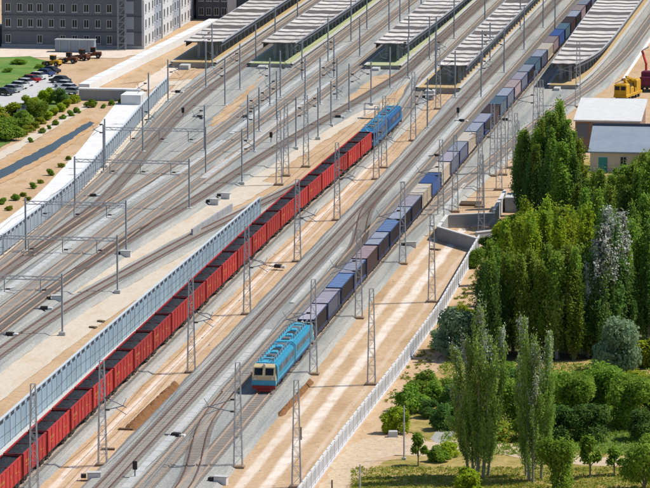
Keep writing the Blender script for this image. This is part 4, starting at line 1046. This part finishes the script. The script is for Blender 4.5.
e = empty('hopper_machine', (x, y, .02), R(-12), 'maroon hopper machine cut by the right frame edge', 'machine')
MB().cbox(-1.3, 1.6, 0, 5.5, 1.2, 3.0, .2).obj('body', 'maroon', e); MB().cbox(-1.2, 1.5, .6, 2.4, 3.0, 4.0, .2).obj('hopper', 'maroon', e); MB().box(-1.4, 1.7, -.1, 5.6, .8, 1.2).obj('chassis', 'black', e)
for s in (-1, 1):
    for yy in (1.0, 4.4): wheel_at(e, .15 + s*1.2, yy, .5, .4)
x, y = P(646, 84)
e = empty('crane_arm', (x, y, 0), R(-10), 'red and white crane arm standing behind the maroon machine', 'crane')
b = MB()
MB().box(-.6, .6, -.6, .6, 0, .6).obj('base', 'black', e); MB().bar((0, 0, .6), (0, 0, 4.2), .4).obj('mast', 'mred', e); MB().bar((0, 0, 4.1), (-1.0, .5, 6.6), .35).obj('boom', 'mred', e); MB().bar((-1.0, .5, 6.6), (.3, .8, 7.4), .28).obj('boom_tip', 'white', e)

# ------------------------------------------------------------------ trackside bits
def mound(pa, pb, w, h, label):
    a, c = P(*pa), P(*pb); L = math.hypot(c[0] - a[0], c[1] - a[1]); n = max(10, int(L / .8)); vs = []; fs = []; rng = np.random.RandomState(int(L * 10)); m_ = 9
    for j in range(n + 1):
        e_ = min(1, min(j, n - j) / 2.0); ww = w * (.75 + .25 * e_) * (1 + .14 * rng.uniform(-1, 1))
        for i in range(m_): 
            t = -1 + 2 * i / (m_ - 1); vs.append((t * ww / 2, L * j / n, max(-.03, h * e_ * (1 - abs(t) ** 1.6) * (1 + .35 * rng.uniform(-1, 1)) - .03)))
    for j in range(n):
        for i in range(m_ - 1): q = j*m_+i; fs.append((q, q+1, q+m_+1, q+m_))
    o = MB().add(vs, fs).obj('soil_heap', 'soil', None, (a[0], a[1], 0), -math.atan2(c[0] - a[0], c[1] - a[1]))
    return tag(o, label, 'soil heap')
mound((129, 431), (177, 386), 1.9, .75, 'long low heap of brown soil on the sand strip'); mound((279, 417), (312, 381), 1.0, .5, 'narrow ridge of brown soil beside the turquoise locomotive')
def cabinet(u, v, label, kind=0):
    x, y = P(u, v, .3)
    e = empty('trackside_cabinet', (x, y, 0), random.uniform(-.3, .3), label, 'trackside cabinet', 'trackside cabinets')
    if kind == 0:
        MB().cbox(-.75, .75, -.4, .4, .0, .95, .06).obj('box', 'white', e); MB().box(-.85, .85, -.5, .5, .95, 1.02).obj('lid', 'concrete', e); MB().cbox(-1.5, -.9, -.3, .3, .35, .8, .05).obj('motor', 'black', e)
    else:
        MB().cbox(-.5, .5, -.35, .35, .35, .85, .05).obj('box', 'black', e); MB().box(-1.5, -.5, -.1, .1, .45, .6).obj('rod', 'galvd', e); MB().cbox(.55, 1.2, -.3, .3, .35, .7, .05).obj('motor', 'white', e)
CABS = [((94,478),0,'white cabinet on the sand strip near the lower left lattice mast'),((221,482),0,'white cabinet at the bottom edge below the front lattice mast'),((278,268),1,'dark point machine on the sand strip beside the coal train'),
        ((437,157),1,'dark point machine left of the far containers'),((411,246),0,'white cabinet right of the beige containers'),((226,197),0,'white cabinet at the right end of a group in the yard'),((215,203),0,'white cabinet at the left end of a group in the yard'),
        ((126,255),0,'white cabinet at the foot of a yard portal'),((10,336),1,'dark point machine at the left edge of the yard'),((44,310),1,'dark point machine beside the dark rusty track'),((57,300),0,'white cabinet beside the dark rusty track'),
        ((245,118),1,'dark point machine at a post in the middle of the yard'),((200,118),1,'dark point machine left of the sand island'),((338,118),1,'dark point machine left of the pale strip near the blue locomotive'),((20,480),1,'dark point machine under the lower left lattice mast'),
        ((505,121),1,'dark point machine beside the dense mast cluster'),((462,122),1,'dark signal box left of the far containers'),((280,360),1,'dark point machine just left of the turquoise locomotive'),((176,437),1,'dark point machine beside the near cable trough'),
        ((93,197),1,'dark point machine beside the left noise barrier'),((178,93),1,'dark point machine at the far end of the left noise barrier'),((430,98),0,'white cabinet in front of the fourth platform')]
for (u, v), k, lab in CABS: cabinet(u, v, lab, k)
def signal(u, v, label):
    x, y = P(u, v, .3); e = empty('ground_signal', (x, y, 0), 0, label, 'signal', 'ground signals')
    MB().cyl((0, 0, .0), (0, 0, 1.6), .09, n=6).obj('post', 'galvd', e); MB().cbox(-.25, .25, -.15, .15, 1.3, 2.3, .05).obj('signal_head', 'black', e); MB().box(-.35, .35, -.35, .35, 0, .45).obj('foot', 'concrete', e)
for u, v, lab in ((135, 478, 'small black ground signal beside the sand strip at the bottom'), (271, 143, 'small black ground signal in the middle of the yard'), (183, 118, 'small black ground signal in the upper yard'), (458, 118, 'small black ground signal left of the far containers'), (292, 346, 'small black ground signal left of the turquoise locomotive roof')): signal(u, v, lab)
def plank(u, v, L, rz, label):
    x, y = P(u, v); o = MB().box(-L/2, L/2, -.3, .3, 0, .22).box(-L/2 + .2, L/2 - .3, .3, .55, 0, .16).obj('plank_pile', 'wood', None, (x, y, .015), rz); tag(o, label, 'planks', 'loose planks')
for u, v, L, rz, lab in ((108, 450, 1.6, .1, 'loose dark planks beside the lower left lattice mast'), (126, 430, 1.8, 0, 'loose dark planks at the near end of the long soil heap'), (93, 328, 1.0, -.5, 'loose dark plank on the pale strip above the noise barrier'), (101, 322, 1.0, -.5, 'second loose dark plank on the pale strip above the noise barrier'), (435, 250, 1.8, -.5, 'dark planks leaning near the underpass wing wall')): plank(u, v, L, rz, lab)
# short retaining wall in the yard beside the barrier end
rw = empty('retaining_wall', (0, 0, 0), 0, 'low weathered concrete wall left of the far end of the noise barrier', 'wall')
a, c = P(192, 238), P(232, 212); L = math.hypot(c[0]-a[0], c[1]-a[1])
for k in range(8): MB().box(L*k/8, L*(k+.97)/8, -.15, .15, 0, 1.4).obj('wall_panel', 'gconcrete', rw, (a[0], a[1], 0), math.atan2(c[1]-a[1], c[0]-a[0]))
# stage-like steel platform beside the blue locomotive
x, y = P(372, 118); e = empty('inspection_platform', (x, y, .35), 0, 'small steel inspection platform left of the dark blue locomotive', 'inspection platform')
MB().box(-1.5, 1.5, -.8, .8, 1.3, 1.4).obj('deck', 'galvd', e)
for s in (-1, 1):
    for t in (-1, 1): MB().bar((s*1.4, t*.7, 0), (s*1.4, t*.7, 2.4), .08).obj('leg', 'galvd', e)
    MB().bar((-1.4, s*.7, 2.35), (1.4, s*.7, 2.35), .07).obj('handrail', 'galvd', e)
# utility poles on the meadow
for i, (u, v, h) in enumerate(((404, 460, 6.5), (360, 492, 3.2), (332, 492, 1.4), (301, 440, 1.6))):
    x, y = P(u, v); e = empty('utility_pole', (x, y, 0), 0, ['slender pale utility pole at the bend of the footpath', 'short pale post at the bottom edge beside the fence', 'very short dark post at the bottom edge', 'short thin post on the sandy track'][i], 'pole')
    MB().cyl((0, 0, -.2), (0, 0, h), .11, .08).obj('shaft', 'concrete' if i < 2 else 'wood', e)
    if i == 0: MB().box(-.25, .25, -.2, .2, 0, .3).obj('foot', 'concrete', e)
x, y = P(393, 437); o = MB().cbox(-.55, .55, -.4, .4, 0, .75, .08).box(-.62, .62, -.47, .47, 0, .12).obj('concrete_block', 'concrete', None, (x, y, .02), .2); tag(o, 'pale concrete block under the green shrub by the path', 'block')

# ------------------------------------------------------------------ vegetation
def leaf_mesh(name, pts, nrm, size, mats, mi=None, tone=None, vert=0.0):
    """one small quad per leaf clump"""
    n = len(pts); rng = np.random
    nrm = nrm / (np.linalg.norm(nrm, axis=1, keepdims=True) + 1e-9)
    r = rng.normal(size=(n, 3)); r[:, 2] *= (1 - vert); t = np.cross(nrm, r); t /= (np.linalg.norm(t, axis=1, keepdims=True) + 1e-9); bt = np.cross(nrm, t)
    s = (size * rng.uniform(.6, 1.3, n))[:, None]
    v = np.empty((n, 4, 3)); v[:, 0] = pts - t*s*.75; v[:, 1] = pts - bt*s*.42; v[:, 2] = pts + t*s*.75; v[:, 3] = pts + bt*s*.42
    me = bpy.data.meshes.new(name); me.vertices.add(4*n); me.vertices.foreach_set('co', v.reshape(-1).astype(np.float32))
    me.loops.add(4*n); me.loops.foreach_set('vertex_index', np.arange(4*n, dtype=np.int32))
    me.polygons.add(n); me.polygons.foreach_set('loop_start', np.arange(0, 4*n, 4, dtype=np.int32)); me.polygons.foreach_set('loop_total', np.full(n, 4, dtype=np.int32))
    for m in mats: me.materials.append(M[m])
    if mi is not None: me.polygons.foreach_set('material_index', mi.astype(np.int32))
    if tone is None: tone = np.clip(.5 + .18 * np.sin(pts[:, 0] * 2.1 + pts[:, 2] * 1.3) + .18 * np.sin(pts[:, 1] * 2.3 - pts[:, 2]) + rng.normal(size=n) * .08, 0, 1)
    at = me.attributes.new('tone', 'FLOAT', 'FACE'); at.data.foreach_set('value', tone.astype(np.float32))
    me.update(); return me
def poplar(h, r, n, mats, silver=0.0, size=.26, base=.1, seed=0, nb=46, bark='bark', vert=.5):
    """columnar tree: steep limbs carrying sprays of leaves"""
    rng = np.random.RandomState(seed); np.random.seed(seed + 100)
    tb = MB(); px = 0; py = 0; prev = (0, 0, -.2); rad = .035 * h * .5
    steps = 7
    for k in range(1, steps + 1):
        z = h * .96 * k / steps; px += rng.uniform(-.12, .12); py += rng.uniform(-.12, .12); cur = (px, py, z)
        tb.cyl(prev, cur, rad * (1 - .9*(k-1)/steps), rad * (1 - .9*k/steps), n=6); prev = cur
    pts = []; nr = []; mi = []; tn = []
    per = n // nb
    for b_ in range(nb):
        t0 = base + (1 - base) * .86 * (b_ + rng.uniform(0, 1)) / nb; z0 = t0 * h; ang = rng.uniform(0, 6.28)
        tz = t0; prof_ = max(.10, min(1, tz / .22 + .35) * (1 - max(0, tz - .30) / .74) ** .75)
        out = r * prof_ * rng.uniform(.35, 1.1); ln = h * rng.uniform(.16, .30) * (1 - .45 * t0)
        z1 = min(h * 1.02, z0 + ln)
        a = np.array([0, 0, z0]); e = np.array([math.cos(ang)*out, math.sin(ang)*out, z1]); m_ = np.array([math.cos(ang)*out*.75, math.sin(ang)*out*.75, z0 + ln*.35])
        tb.bar(a, m_, .05 + .05*(1-t0)); tb.bar(m_, e, .035)
        k = int(per * (.6 + .8 * prof_)); t = rng.uniform(.18, 1.05, k) ** .8
        q = ((1-t)**2)[:, None]*a + (2*t*(1-t))[:, None]*m_ + (t**2)[:, None]*e
        sp = .12 + .20 * rng.uniform(.5, 1.3)
        q = q + rng.normal(size=(k, 3)) * np.array([sp, sp, sp*2.2]); pts.append(q)
        tn.append(np.full(k, rng.uniform(0, 1)) * .8 + .2 * np.clip(t, 0, 1)); o = q.copy(); o[:, 2] = 0; nr.append(o * .45 + rng.normal(size=(k, 3)) * .55 + np.array([.45, .1, .6]))
        mi.append((rng.uniform(size=k) < silver * (max(0, t0 - .35) * 1.9) * rng.choice([0, .3, 2.2], p=[.35, .3, .35])).astype(int))
    # leader tip
    k = per * 2; q = np.array([px, py, 0]) + rng.normal(size=(k, 3)) * np.array([.28, .28, 0]); q[:, 2] = h * rng.uniform(.86, 1.03, k); pts.append(q); nr.append(rng.normal(size=(k, 3)) + np.array([0, 0, .3])); mi.append((rng.uniform(size=k) < silver * 1.0).astype(int)); tn.append(np.full(k, .6))
    pts = np.concatenate(pts); nr = np.concatenate(nr); mi = np.concatenate(mi)
    return tb.mesh('trunk', bark), leaf_mesh('crown', pts, nr, size, mats, mi if len(mats) > 1 else None, np.concatenate(tn), vert)
def bush(h, r, n, mats, size=.24, seed=0, lobes=12, trunk=.0, bark='bark', silver=0):
    rng = np.random.RandomState(seed); np.random.seed(seed + 300); tb = MB(); pts = []; nr = []
    zc = trunk + (h - trunk) * .45
    if trunk > .3: tb.cyl((0, 0, -.15), (.05, 0, trunk + .3), .05 * h * .5, .03 * h * .5, n=6)
    for k in range(lobes):
        a = rng.uniform(0, 6.28); d = r * rng.uniform(.15, .72); z = trunk + (h - trunk) * rng.uniform(.14, .84); d *= 1 - .45 * max(0, (z - trunk) / (h - trunk) - .5) * 2
        c = np.array([math.cos(a)*d, math.sin(a)*d, z]); rr_ = r * rng.uniform(.28, .5)
        tb.bar((0, 0, max(.0, trunk * .8)), c, .05)
        m_ = n // lobes; g = rng.normal(size=(m_, 3)); g /= np.linalg.norm(g, axis=1, keepdims=True); rad = rr_ * rng.uniform(.35, 1.0, m_)[:, None] ** .5
        q = c + g * rad * np.array([1, 1, (h - trunk) / (2.4 * r) + .25]) + rng.normal(size=(m_, 3)) * .1
        pts.append(q); nr.append(g * .8 + rng.normal(size=(m_, 3)) * .5 + np.array([.35, .1, .6]))
    pts = np.concatenate(pts); pts[:, 2] = np.maximum(pts[:, 2], .08); nr = np.concatenate(nr)
    mi = (np.random.uniform(size=len(pts)) < silver).astype(int)
    return tb.mesh('stems' if trunk <= .3 else 'trunk', bark), leaf_mesh('foliage', pts, nr, size, mats, mi if len(mats) > 1 else None)

def plant(name, meshes, x, y, rz, sc, label, cat, group=None, z=0.0, parts=('trunk', 'crown')):
    e = empty(name, (x, y, z), rz, label, cat, group)
    if isinstance(sc, (int, float)): sc = (sc, sc, sc)
    e.scale = sc
    put(meshes[0], parts[0], e); put(meshes[1], parts[1], e); return e
PD = [poplar(17, 1.75, 8000, ('lf_dark', 'lf_mid'), silver=.6, seed=s, base=.01, vert=.3) for s in (1, 2, 3, 41)]
PM = [poplar(16, 1.7, 8000, ('lf_mid', 'lf_olive'), silver=.5, seed=s, base=.01, vert=.3) for s in (4, 5, 6, 42)]
PB = [poplar(14, 1.7, 7500, ('lf_bright', 'lf_mid'), silver=.5, seed=s, base=.03, bark='barkp', vert=.3) for s in (7, 8, 9, 43)]
PO = [poplar(15, 1.65, 6500, ('lf_olive', 'lf_mid'), silver=.6, seed=s, base=.06, bark='barkp', vert=.3) for s in (10, 11, 44)]
PS = [poplar(17, 2.2, 9000, ('lf_dark', 'lf_silver'), silver=1.5, seed=s, base=.03) for s in (12, 13, 18)]
FS = [poplar(18, 2.7, 7600, ('lf_green', 'lf_silver'), silver=.42, seed=s, base=.06, size=.22, bark='barkp', nb=30) for s in (14, 15, 16, 17)]
rnd = random.Random(5)
def tree_at(kind, u, v, hpx, label, group, zr=None):
    x, y = P(u, v); scale_px = FPX / math.dist((CX, CY, HCAM), (x, y, 0)); hm = hpx / scale_px
    base_h = {'D': 17, 'M': 16, 'B': 14, 'O': 15, 'S': 17, 'F': 18}[kind]; ms = {'D': PD, 'M': PM, 'B': PB, 'O': PO, 'S': PS, 'F': FS}[kind]
    s = hm / base_h; wf = rnd.uniform(.85, 1.15) * max(.75, s); s *= rnd.uniform(.93, 1.08)
    return plant('poplar_tree', ms[rnd.randrange(len(ms))], x, y, rnd.uniform(0, 6.28), (wf, wf, s), label, 'tree', group)
# back cluster in front of the rails (u 520-575)
back = [(521,208,72),(527,222,92),(534,215,80),(540,226,108),(547,218,98),(553,228,118),(559,221,110),(565,229,112),(572,222,88),(579,230,92),(536,232,90),(549,236,100),(562,238,100),(530,229,76),(575,238,86)]
def thicken(lst, k, seed):
    q = random.Random(seed); out = list(lst)
    for _ in range(k):
        u, v, h = q.choice(lst); out.append((u + q.uniform(-6, 6), v + q.uniform(-7, 5), h * q.uniform(.8, 1.02)))
    return out
def ulabel(lst, txt):
    order = sorted(range(len(lst)), key=lambda i: lst[i][0]); rank = {i: k for k, i in enumerate(order)}
    return lambda i: txt % ordn(rank[i])
back = thicken(back, 4, 4)
lf = ulabel(back, 'dark green poplar in the tall cluster behind the underpass, %s from its left edge')
for i, (u, v, h) in enumerate(back): tree_at('D' if i % 3 else 'M', u, v, h, lf(i), 'poplars behind the underpass')
mid = [(590,262,84),(600,268,92),(611,262,88),(621,270,98),(632,264,100),(643,270,112),(654,262,118),(584,280,92),(597,290,105),(610,284,100),(624,292,110),(637,286,116),(650,294,128),(577,262,78),(646,250,100),(634,246,86),(615,246,76),(600,246,70),(588,248,66)]
mid = thicken(mid, 8, 8)
lf = ulabel(mid, 'green poplar in the grove before the beige house, %s from the left of them')
for i, (u, v, h) in enumerate(mid): tree_at('MDM'[i % 3], u, v, h, lf(i), 'poplars before the beige house')
brt = [(505,285,62),(515,292,70),(525,284,78),(535,296,84),(546,288,84),(557,298,88),(568,290,84),(579,302,92),(520,310,86),(532,318,96),(545,312,96),(558,322,104),(571,314,100),(584,324,108),(508,305,72)]
brt = thicken(brt, 10, 10)
lf = ulabel(brt, 'yellow-green poplar in the bright middle of the grove, %s from the left of them')
for i, (u, v, h) in enumerate(brt): tree_at('B', u, v, h, lf(i), 'bright poplars in the grove')
frt = [(482,352,96),(489,356,106),(497,350,100),(505,357,104),(513,352,98),(521,358,100),(530,353,98),(539,358,102),(548,354,100),(557,359,104),(566,354,100),(575,359,104),(585,355,104)]
frt = thicken(frt, 9, 9)
lf = ulabel(frt, 'olive poplar with pale trunk along the front edge of the grove, %s from the left')
for i, (u, v, h) in enumerate(frt): tree_at('D' if u < 508 else 'OMO'[i % 3], u, v, h, lf(i), 'poplars along the front edge of the grove')
sil = [(588,358,92),(595,358,112),(603,357,128),(611,355,142),(618,353,134),(606,350,136)]
lf = ulabel(sil, 'silvery white-topped poplar at the right of the grove, %s from the left')
for i, (u, v, h) in enumerate(sil): tree_at('S', u, v, h, lf(i), 'silvery poplars')
rgt = [(626,352,104),(637,346,112),(648,350,120),(632,330,120),(646,325,128),(658,340,130),(610,330,110),(598,334,106)]
rgt = thicken(rgt, 4, 4)
lf = ulabel(rgt, 'dark green poplar right of the silvery poplars, %s from the left of them')
for i, (u, v, h) in enumerate(rgt): tree_at('D', u, v, h, lf(i), 'dark poplars at the right of the grove')
# two foreground groups of silver-tipped poplars
fg = [(468,476,126,-5.5),(473,480,148,-2.5),(478,481,160,0),(483,479,150,2.5),(488,476,140,5.5),(529,481,154,-1.5),(533,483,128,.5),(541,480,136,2.5),(526,476,120,-4)]
lf = ulabel(fg, 'tall slender silver-tipped poplar in the foreground, %s from the left')
for i, (u, v, h, lean) in enumerate(fg):
    t = tree_at('F', u, v, h, lf(i), 'silver-tipped poplars in the foreground'); t.scale = (t.scale[0]*.72, t.scale[1]*.72, t.scale[2])
    t.rotation_mode = 'ZYX'; t.rotation_euler = (rnd.uniform(-.04, .04), R(lean), t.rotation_euler[2]); t.rotation_mode = 'XYZ'
    rz_ = rnd.uniform(0, 6.28); t.rotation_euler = (Matrix.Rotation(R(lean), 3, 'Y') @ Matrix.Rotation(rz_, 3, 'Z')).to_euler()
# shrubs
BG = [bush(3.2, 2.2, 4200, ('lf_mid',), seed=s) for s in (21, 22)]
BB = [bush(3.0, 2.0, 4200, ('lf_bright',), seed=s) for s in (23, 24)]
BD = [bush(3.4, 2.3, 4200, ('lf_dark',), seed=s) for s in (25, 26)]
BT = [bush(4.2, 2.4, 5000, ('lf_teal',), seed=s, lobes=12) for s in (27, 28)]
BY = [bush(2.6, 2.0, 3600, ('lf_yellow', 'lf_mid'), seed=29, silver=.4)]
TR = [bush(5.5, 2.8, 6500, ('lf_mid',), seed=s, trunk=.45, lobes=18) for s in (31, 32)]
TD = [bush(5.5, 2.8, 6500, ('lf_dark',), seed=s, trunk=.45, lobes=18) for s in (33, 34)]
SAP = [bush(3.6, 1.1, 1500, ('lf_mid',), seed=35, trunk=1.2, lobes=7)]
KB = {'G': (BG, 2.2, 'shrub'), 'B': (BB, 2.0, 'shrub'), 'D': (BD, 2.3, 'shrub'), 'T': (BT, 2.4, 'shrub'), 'Y': (BY, 2.0, 'shrub'), 'R': (TR, 2.8, 'broadleaf_tree'), 'K': (TD, 2.8, 'broadleaf_tree'), 'P': (SAP, 1.1, 'sapling')}
def shrub_at(kind, u, v, wpx, label, group=None, hs=1.0):
    ms, r, nm = KB[kind]; x, y = P(u, v); k = FPX / math.dist((CX, CY, HCAM), (x, y, 0)); s = wpx / k / (2 * r)
    parts = ('trunk', 'crown') if nm != 'shrub' else ('stems', 'foliage')
    return plant(nm, ms[rnd.randrange(len(ms))], x, y, rnd.uniform(0, 6.28), (s, s, s * hs), label, 'tree' if nm != 'shrub' else 'shrub', group, parts=parts)
SH = [('T',455,358,52,1.1,'blue-green bushy shrub at the left front corner of the grove'),('T',444,350,30,1.0,'small blue-green shrub nearest the picket fence'),('T',470,345,34,1.1,'blue-green shrub against the front of the grove'),('B',463,328,26,1.2,'bright green shrub at the grove edge by the fence'),
      ('G',424,394,36,.9,'green shrub beside the fence, uppermost of three'),('G',410,412,38,.95,'green shrub beside the fence, middle of three'),('B',395,433,34,1.0,'bright green shrub left of the utility pole'),('G',436,402,30,.9,'green shrub right of the uppermost fence shrub'),
      ('D',441,430,34,1.0,'dark green shrub left of the foreground poplars'),('D',452,415,40,1.1,'dark green shrub behind the left foreground poplars'),('G',450,392,30,.6,'green shrub on the dry grass before the grove'),
      ('P',418,466,20,1.0,'young tree with round crown beside the footpath'),('G',437,462,24,.9,'small green shrub on the path edge left of the poplars'),('B',448,458,26,.8,'bright low shrub left of the poplar trunks'),
      ('B',470,492,44,.7,'bright green shrub at the foot of the left foreground poplars'),('R',510,430,54,1.0,'green broadleaf tree between the foreground poplars'),('R',500,402,50,.9,'green broadleaf tree behind the foreground poplars'),('K',520,410,46,.9,'dark broadleaf tree behind the right foreground poplars'),
      ('R',560,492,48,1.2,'olive green bushy tree at the bottom right of the foreground poplars'),('P',590,478,28,.9,'small young tree on the grass at bottom right'),('P',614,476,22,.8,'smallest young tree on the grass at bottom right'),('R',645,492,54,1.1,'bushy green tree in the bottom right corner'),
      ('R',575,425,56,1.0,'green broadleaf tree above the lawn, leftmost of the row'),('R',600,420,60,1.0,'green broadleaf tree above the lawn, second of the row'),('R',628,428,56,1.0,'green broadleaf tree above the lawn, third of the row'),('R',652,424,56,1.0,'green broadleaf tree above the lawn at the right edge'),
      ('K',562,440,44,.9,'dark broadleaf tree shading the left of the lawn'),('K',590,440,46,.9,'dark broadleaf tree shading the middle of the lawn'),('B',600,402,56,.6,'bright yellow-green broad shrub below the grove'),('B',580,405,48,.55,'bright yellow-green shrub left of the broadest one'),('B',632,402,56,.7,'bright yellow-green shrub at the right below the grove'),('R',556,412,44,1.0,'green broadleaf tree right of the foreground poplars'),
      ('T',622,372,52,1.2,'blue-green round shrub before the silvery poplars'),('T',606,370,36,1.1,'smaller blue-green shrub left of the round one'),('B',648,368,40,1.0,'bright green shrub at the right edge before the grove'),('K',640,440,40,.8,'dark broadleaf tree shading the right of the lawn'),
      ('G',476,268,26,1.0,'green shrub beside the underpass block'),('D',488,256,30,.9,'dark green shrub in front of the underpass block'),('B',505,255,40,1.1,'bright green shrub left of the bright poplars'),('G',515,240,36,1.0,'green shrub under the tall cluster'),('G',572,176,24,.9,'green shrub at the flank of the warehouse'),('G',640,178,30,.9,'green shrub before the beige house at right'),
      ('G',535,440,46,1.0,'green shrub under the right foreground poplars'),('D',430,418,28,.9,'dark green shrub on the small lawn by the fence'),('Y',493,440,40,.8,'yellow-green shrub between the foreground poplar groups')]
for k, u, v, wpx, hs, lab in SH: shrub_at(k, u, v, wpx, lab, None, hs)
LT = [('R',38,122,24,1.0,'round green tree among the parked cars at left'),('K',60,104,20,.8,'dark green tree beside the short parked row'),('B',48,103,24,.8,'bright green tree beside the long parked row'),('B',30,110,24,.8,'bright green shrub left of the tree beside the parked row'),
      ('Y',4,126,30,.7,'yellow shrub at the left frame edge'),('B',14,117,24,.8,'bright green shrub behind the yellow shrub'),('G',20,128,30,.8,'green shrub below the parked dark cars'),('G',4,140,36,.8,'green shrub at the left edge above the footpath'),('B',-6,122,30,.8,'yellow-green shrub cut by the left frame edge'),('G',10,134,26,.8,'low green shrub right of the left edge shrub')]
for k, u, v, wpx, hs, lab in LT: shrub_at(k, u, v, wpx, lab, 'shrubs by the car park', hs)
hedge = [(x_, y_) for x_, y_ in zip(np.linspace(22, 74, 9), np.linspace(136, 103, 9))]
for i, (u, v) in enumerate(hedge): shrub_at('B' if i > 3 else 'Y', u, v, 15, 'yellow-green hedge shrub along the pale footpath, %s from the left' % ordn(i), 'hedge along the footpath', .7)
row = [(30,142,8),(42,133,9),(49,129,7),(55,125,9),(63,119,8),(70,116,10),(76,113,10),(91,107,14),(112,105,9),(123,103,12),(104,108,7)]
for i, (u, v, wpx) in enumerate(row): shrub_at('G', u, v, wpx, 'small round shrub along the canal bank, %s from the left' % ordn(sorted(q[0] for q in row).index(u)), 'small shrubs on the canal bank', .8)
row = [(3,204,12),(9,210,10),(16,200,12),(24,196,9),(33,188,11),(40,183,8),(50,175,12),(61,167,9),(68,160,8),(28,200,8)]
for i, (u, v, wpx) in enumerate(row): shrub_at('GY'[i % 2], u, v, wpx, 'small wild shrub between the canal and the white path, %s from the left' % ordn(sorted(q[0] for q in row).index(u)), 'wild shrubs beside the white path', .7)
row = [(8,72,16),(20,64,20),(40,68,14),(28,78,16)]
for i, (u, v, wpx) in enumerate(row): shrub_at('G', u, v, wpx, 'low shrub in the green field, %s from the left' % ordn(sorted(q[0] for q in row).index(u)), 'shrubs in the green field', .35)
# grass and weeds as ground cover
def tufts(name, n, sampler, size, mats, hgt=.35, seed=1, kr=(3, 7)):
    rng = np.random.RandomState(seed); np.random.seed(seed + 900); pts = []
    for _ in range(n):
        x, y = sampler(rng); k = rng.randint(*kr); q = rng.normal(size=(k, 3)) * np.array([.14, .14, 0]) + np.array([x, y, 0]); q[:, 2] = .03 + rng.uniform(.02, hgt, k); pts.append(q)
    pts = np.concatenate(pts); nr = np.random.normal(size=pts.shape) + np.array([0, -.3, .4]); o = put(leaf_mesh(name, pts, nr, size, mats, (np.random.uniform(size=len(pts)) < .4).astype(int)), name); o['kind'] = 'stuff'; return o
def in_px(u0, u1, v0, v1):
    def f(rng): return P(rng.uniform(u0, u1), rng.uniform(v0, v1))
    return f
o = tufts('grass', 5200, in_px(352, 660, 468, 500), .15, ('lf_olive', 'lf_yellow'), .2, 3); o['label'] = 'olive and yellow grass at the bottom right'; o['category'] = 'grass'
o = tufts('grass', 6000, in_px(440, 660, 364, 456), .2, ('lf_mid', 'lf_olive'), .3, 4); o['label'] = 'green grass between the footpath and the grove'; o['category'] = 'grass'
def fence_side(rng): y = 70 + 125 * rng.uniform() ** .8; return (10.0 + abs(rng.normal()) * 1.3 + .8 * (math.sin(y * .4) > .3), y)
o = tufts('weeds', 330, fence_side, .17, ('lf_olive', 'lf_yellow'), .2, 5, (10, 24)); o['label'] = 'scattered weeds on the sand beside the picket fence'; o['category'] = 'weeds'
def strip_side(rng): y = rng.uniform(300, 390); return (red_x(y) - 3.2 - rng.uniform(0, 2), y)

def pebbles(n, sampler, seed, label):
    rng = np.random.RandomState(seed); b = MB()
    for _ in range(n):
        x, y = sampler(rng); r = rng.uniform(.04, .11) * (2 if rng.uniform() < .05 else 1); a = rng.uniform(0, 6.28)
        pts = [(x + math.cos(a + q * 1.57) * r * rng.uniform(.7, 1.2), y + math.sin(a + q * 1.57) * r * rng.uniform(.7, 1.2), 0) for q in range(4)]
        b.add(pts + [(x + rng.uniform(-.03, .03), y, r * rng.uniform(.6, 1))], [(0, 1, 4), (1, 2, 4), (2, 3, 4), (3, 0, 4)])
    o = b.obj('scattered_stones', 'stone'); o['kind'] = 'stuff'; o['label'] = label; o['category'] = 'stones'
M['stone'] = mat('stone', (.42, .34, .26), (.28, .22, .17), .6, .9)
pebbles(420, lambda r: (r.uniform(-1.2, 8.6), r.uniform(10, 210)), 1, 'scattered stones on the sandy track beside the fence')
pebbles(350, lambda r: (r.uniform(-22.5, -17), r.uniform(10, 390)), 2, 'scattered stones on the sand strip beside the coal train')
pebbles(300, lambda r: (9.8 + abs(r.normal()) * 2.5, r.uniform(15, 200)), 3, 'scattered stones on the sand right of the fence')
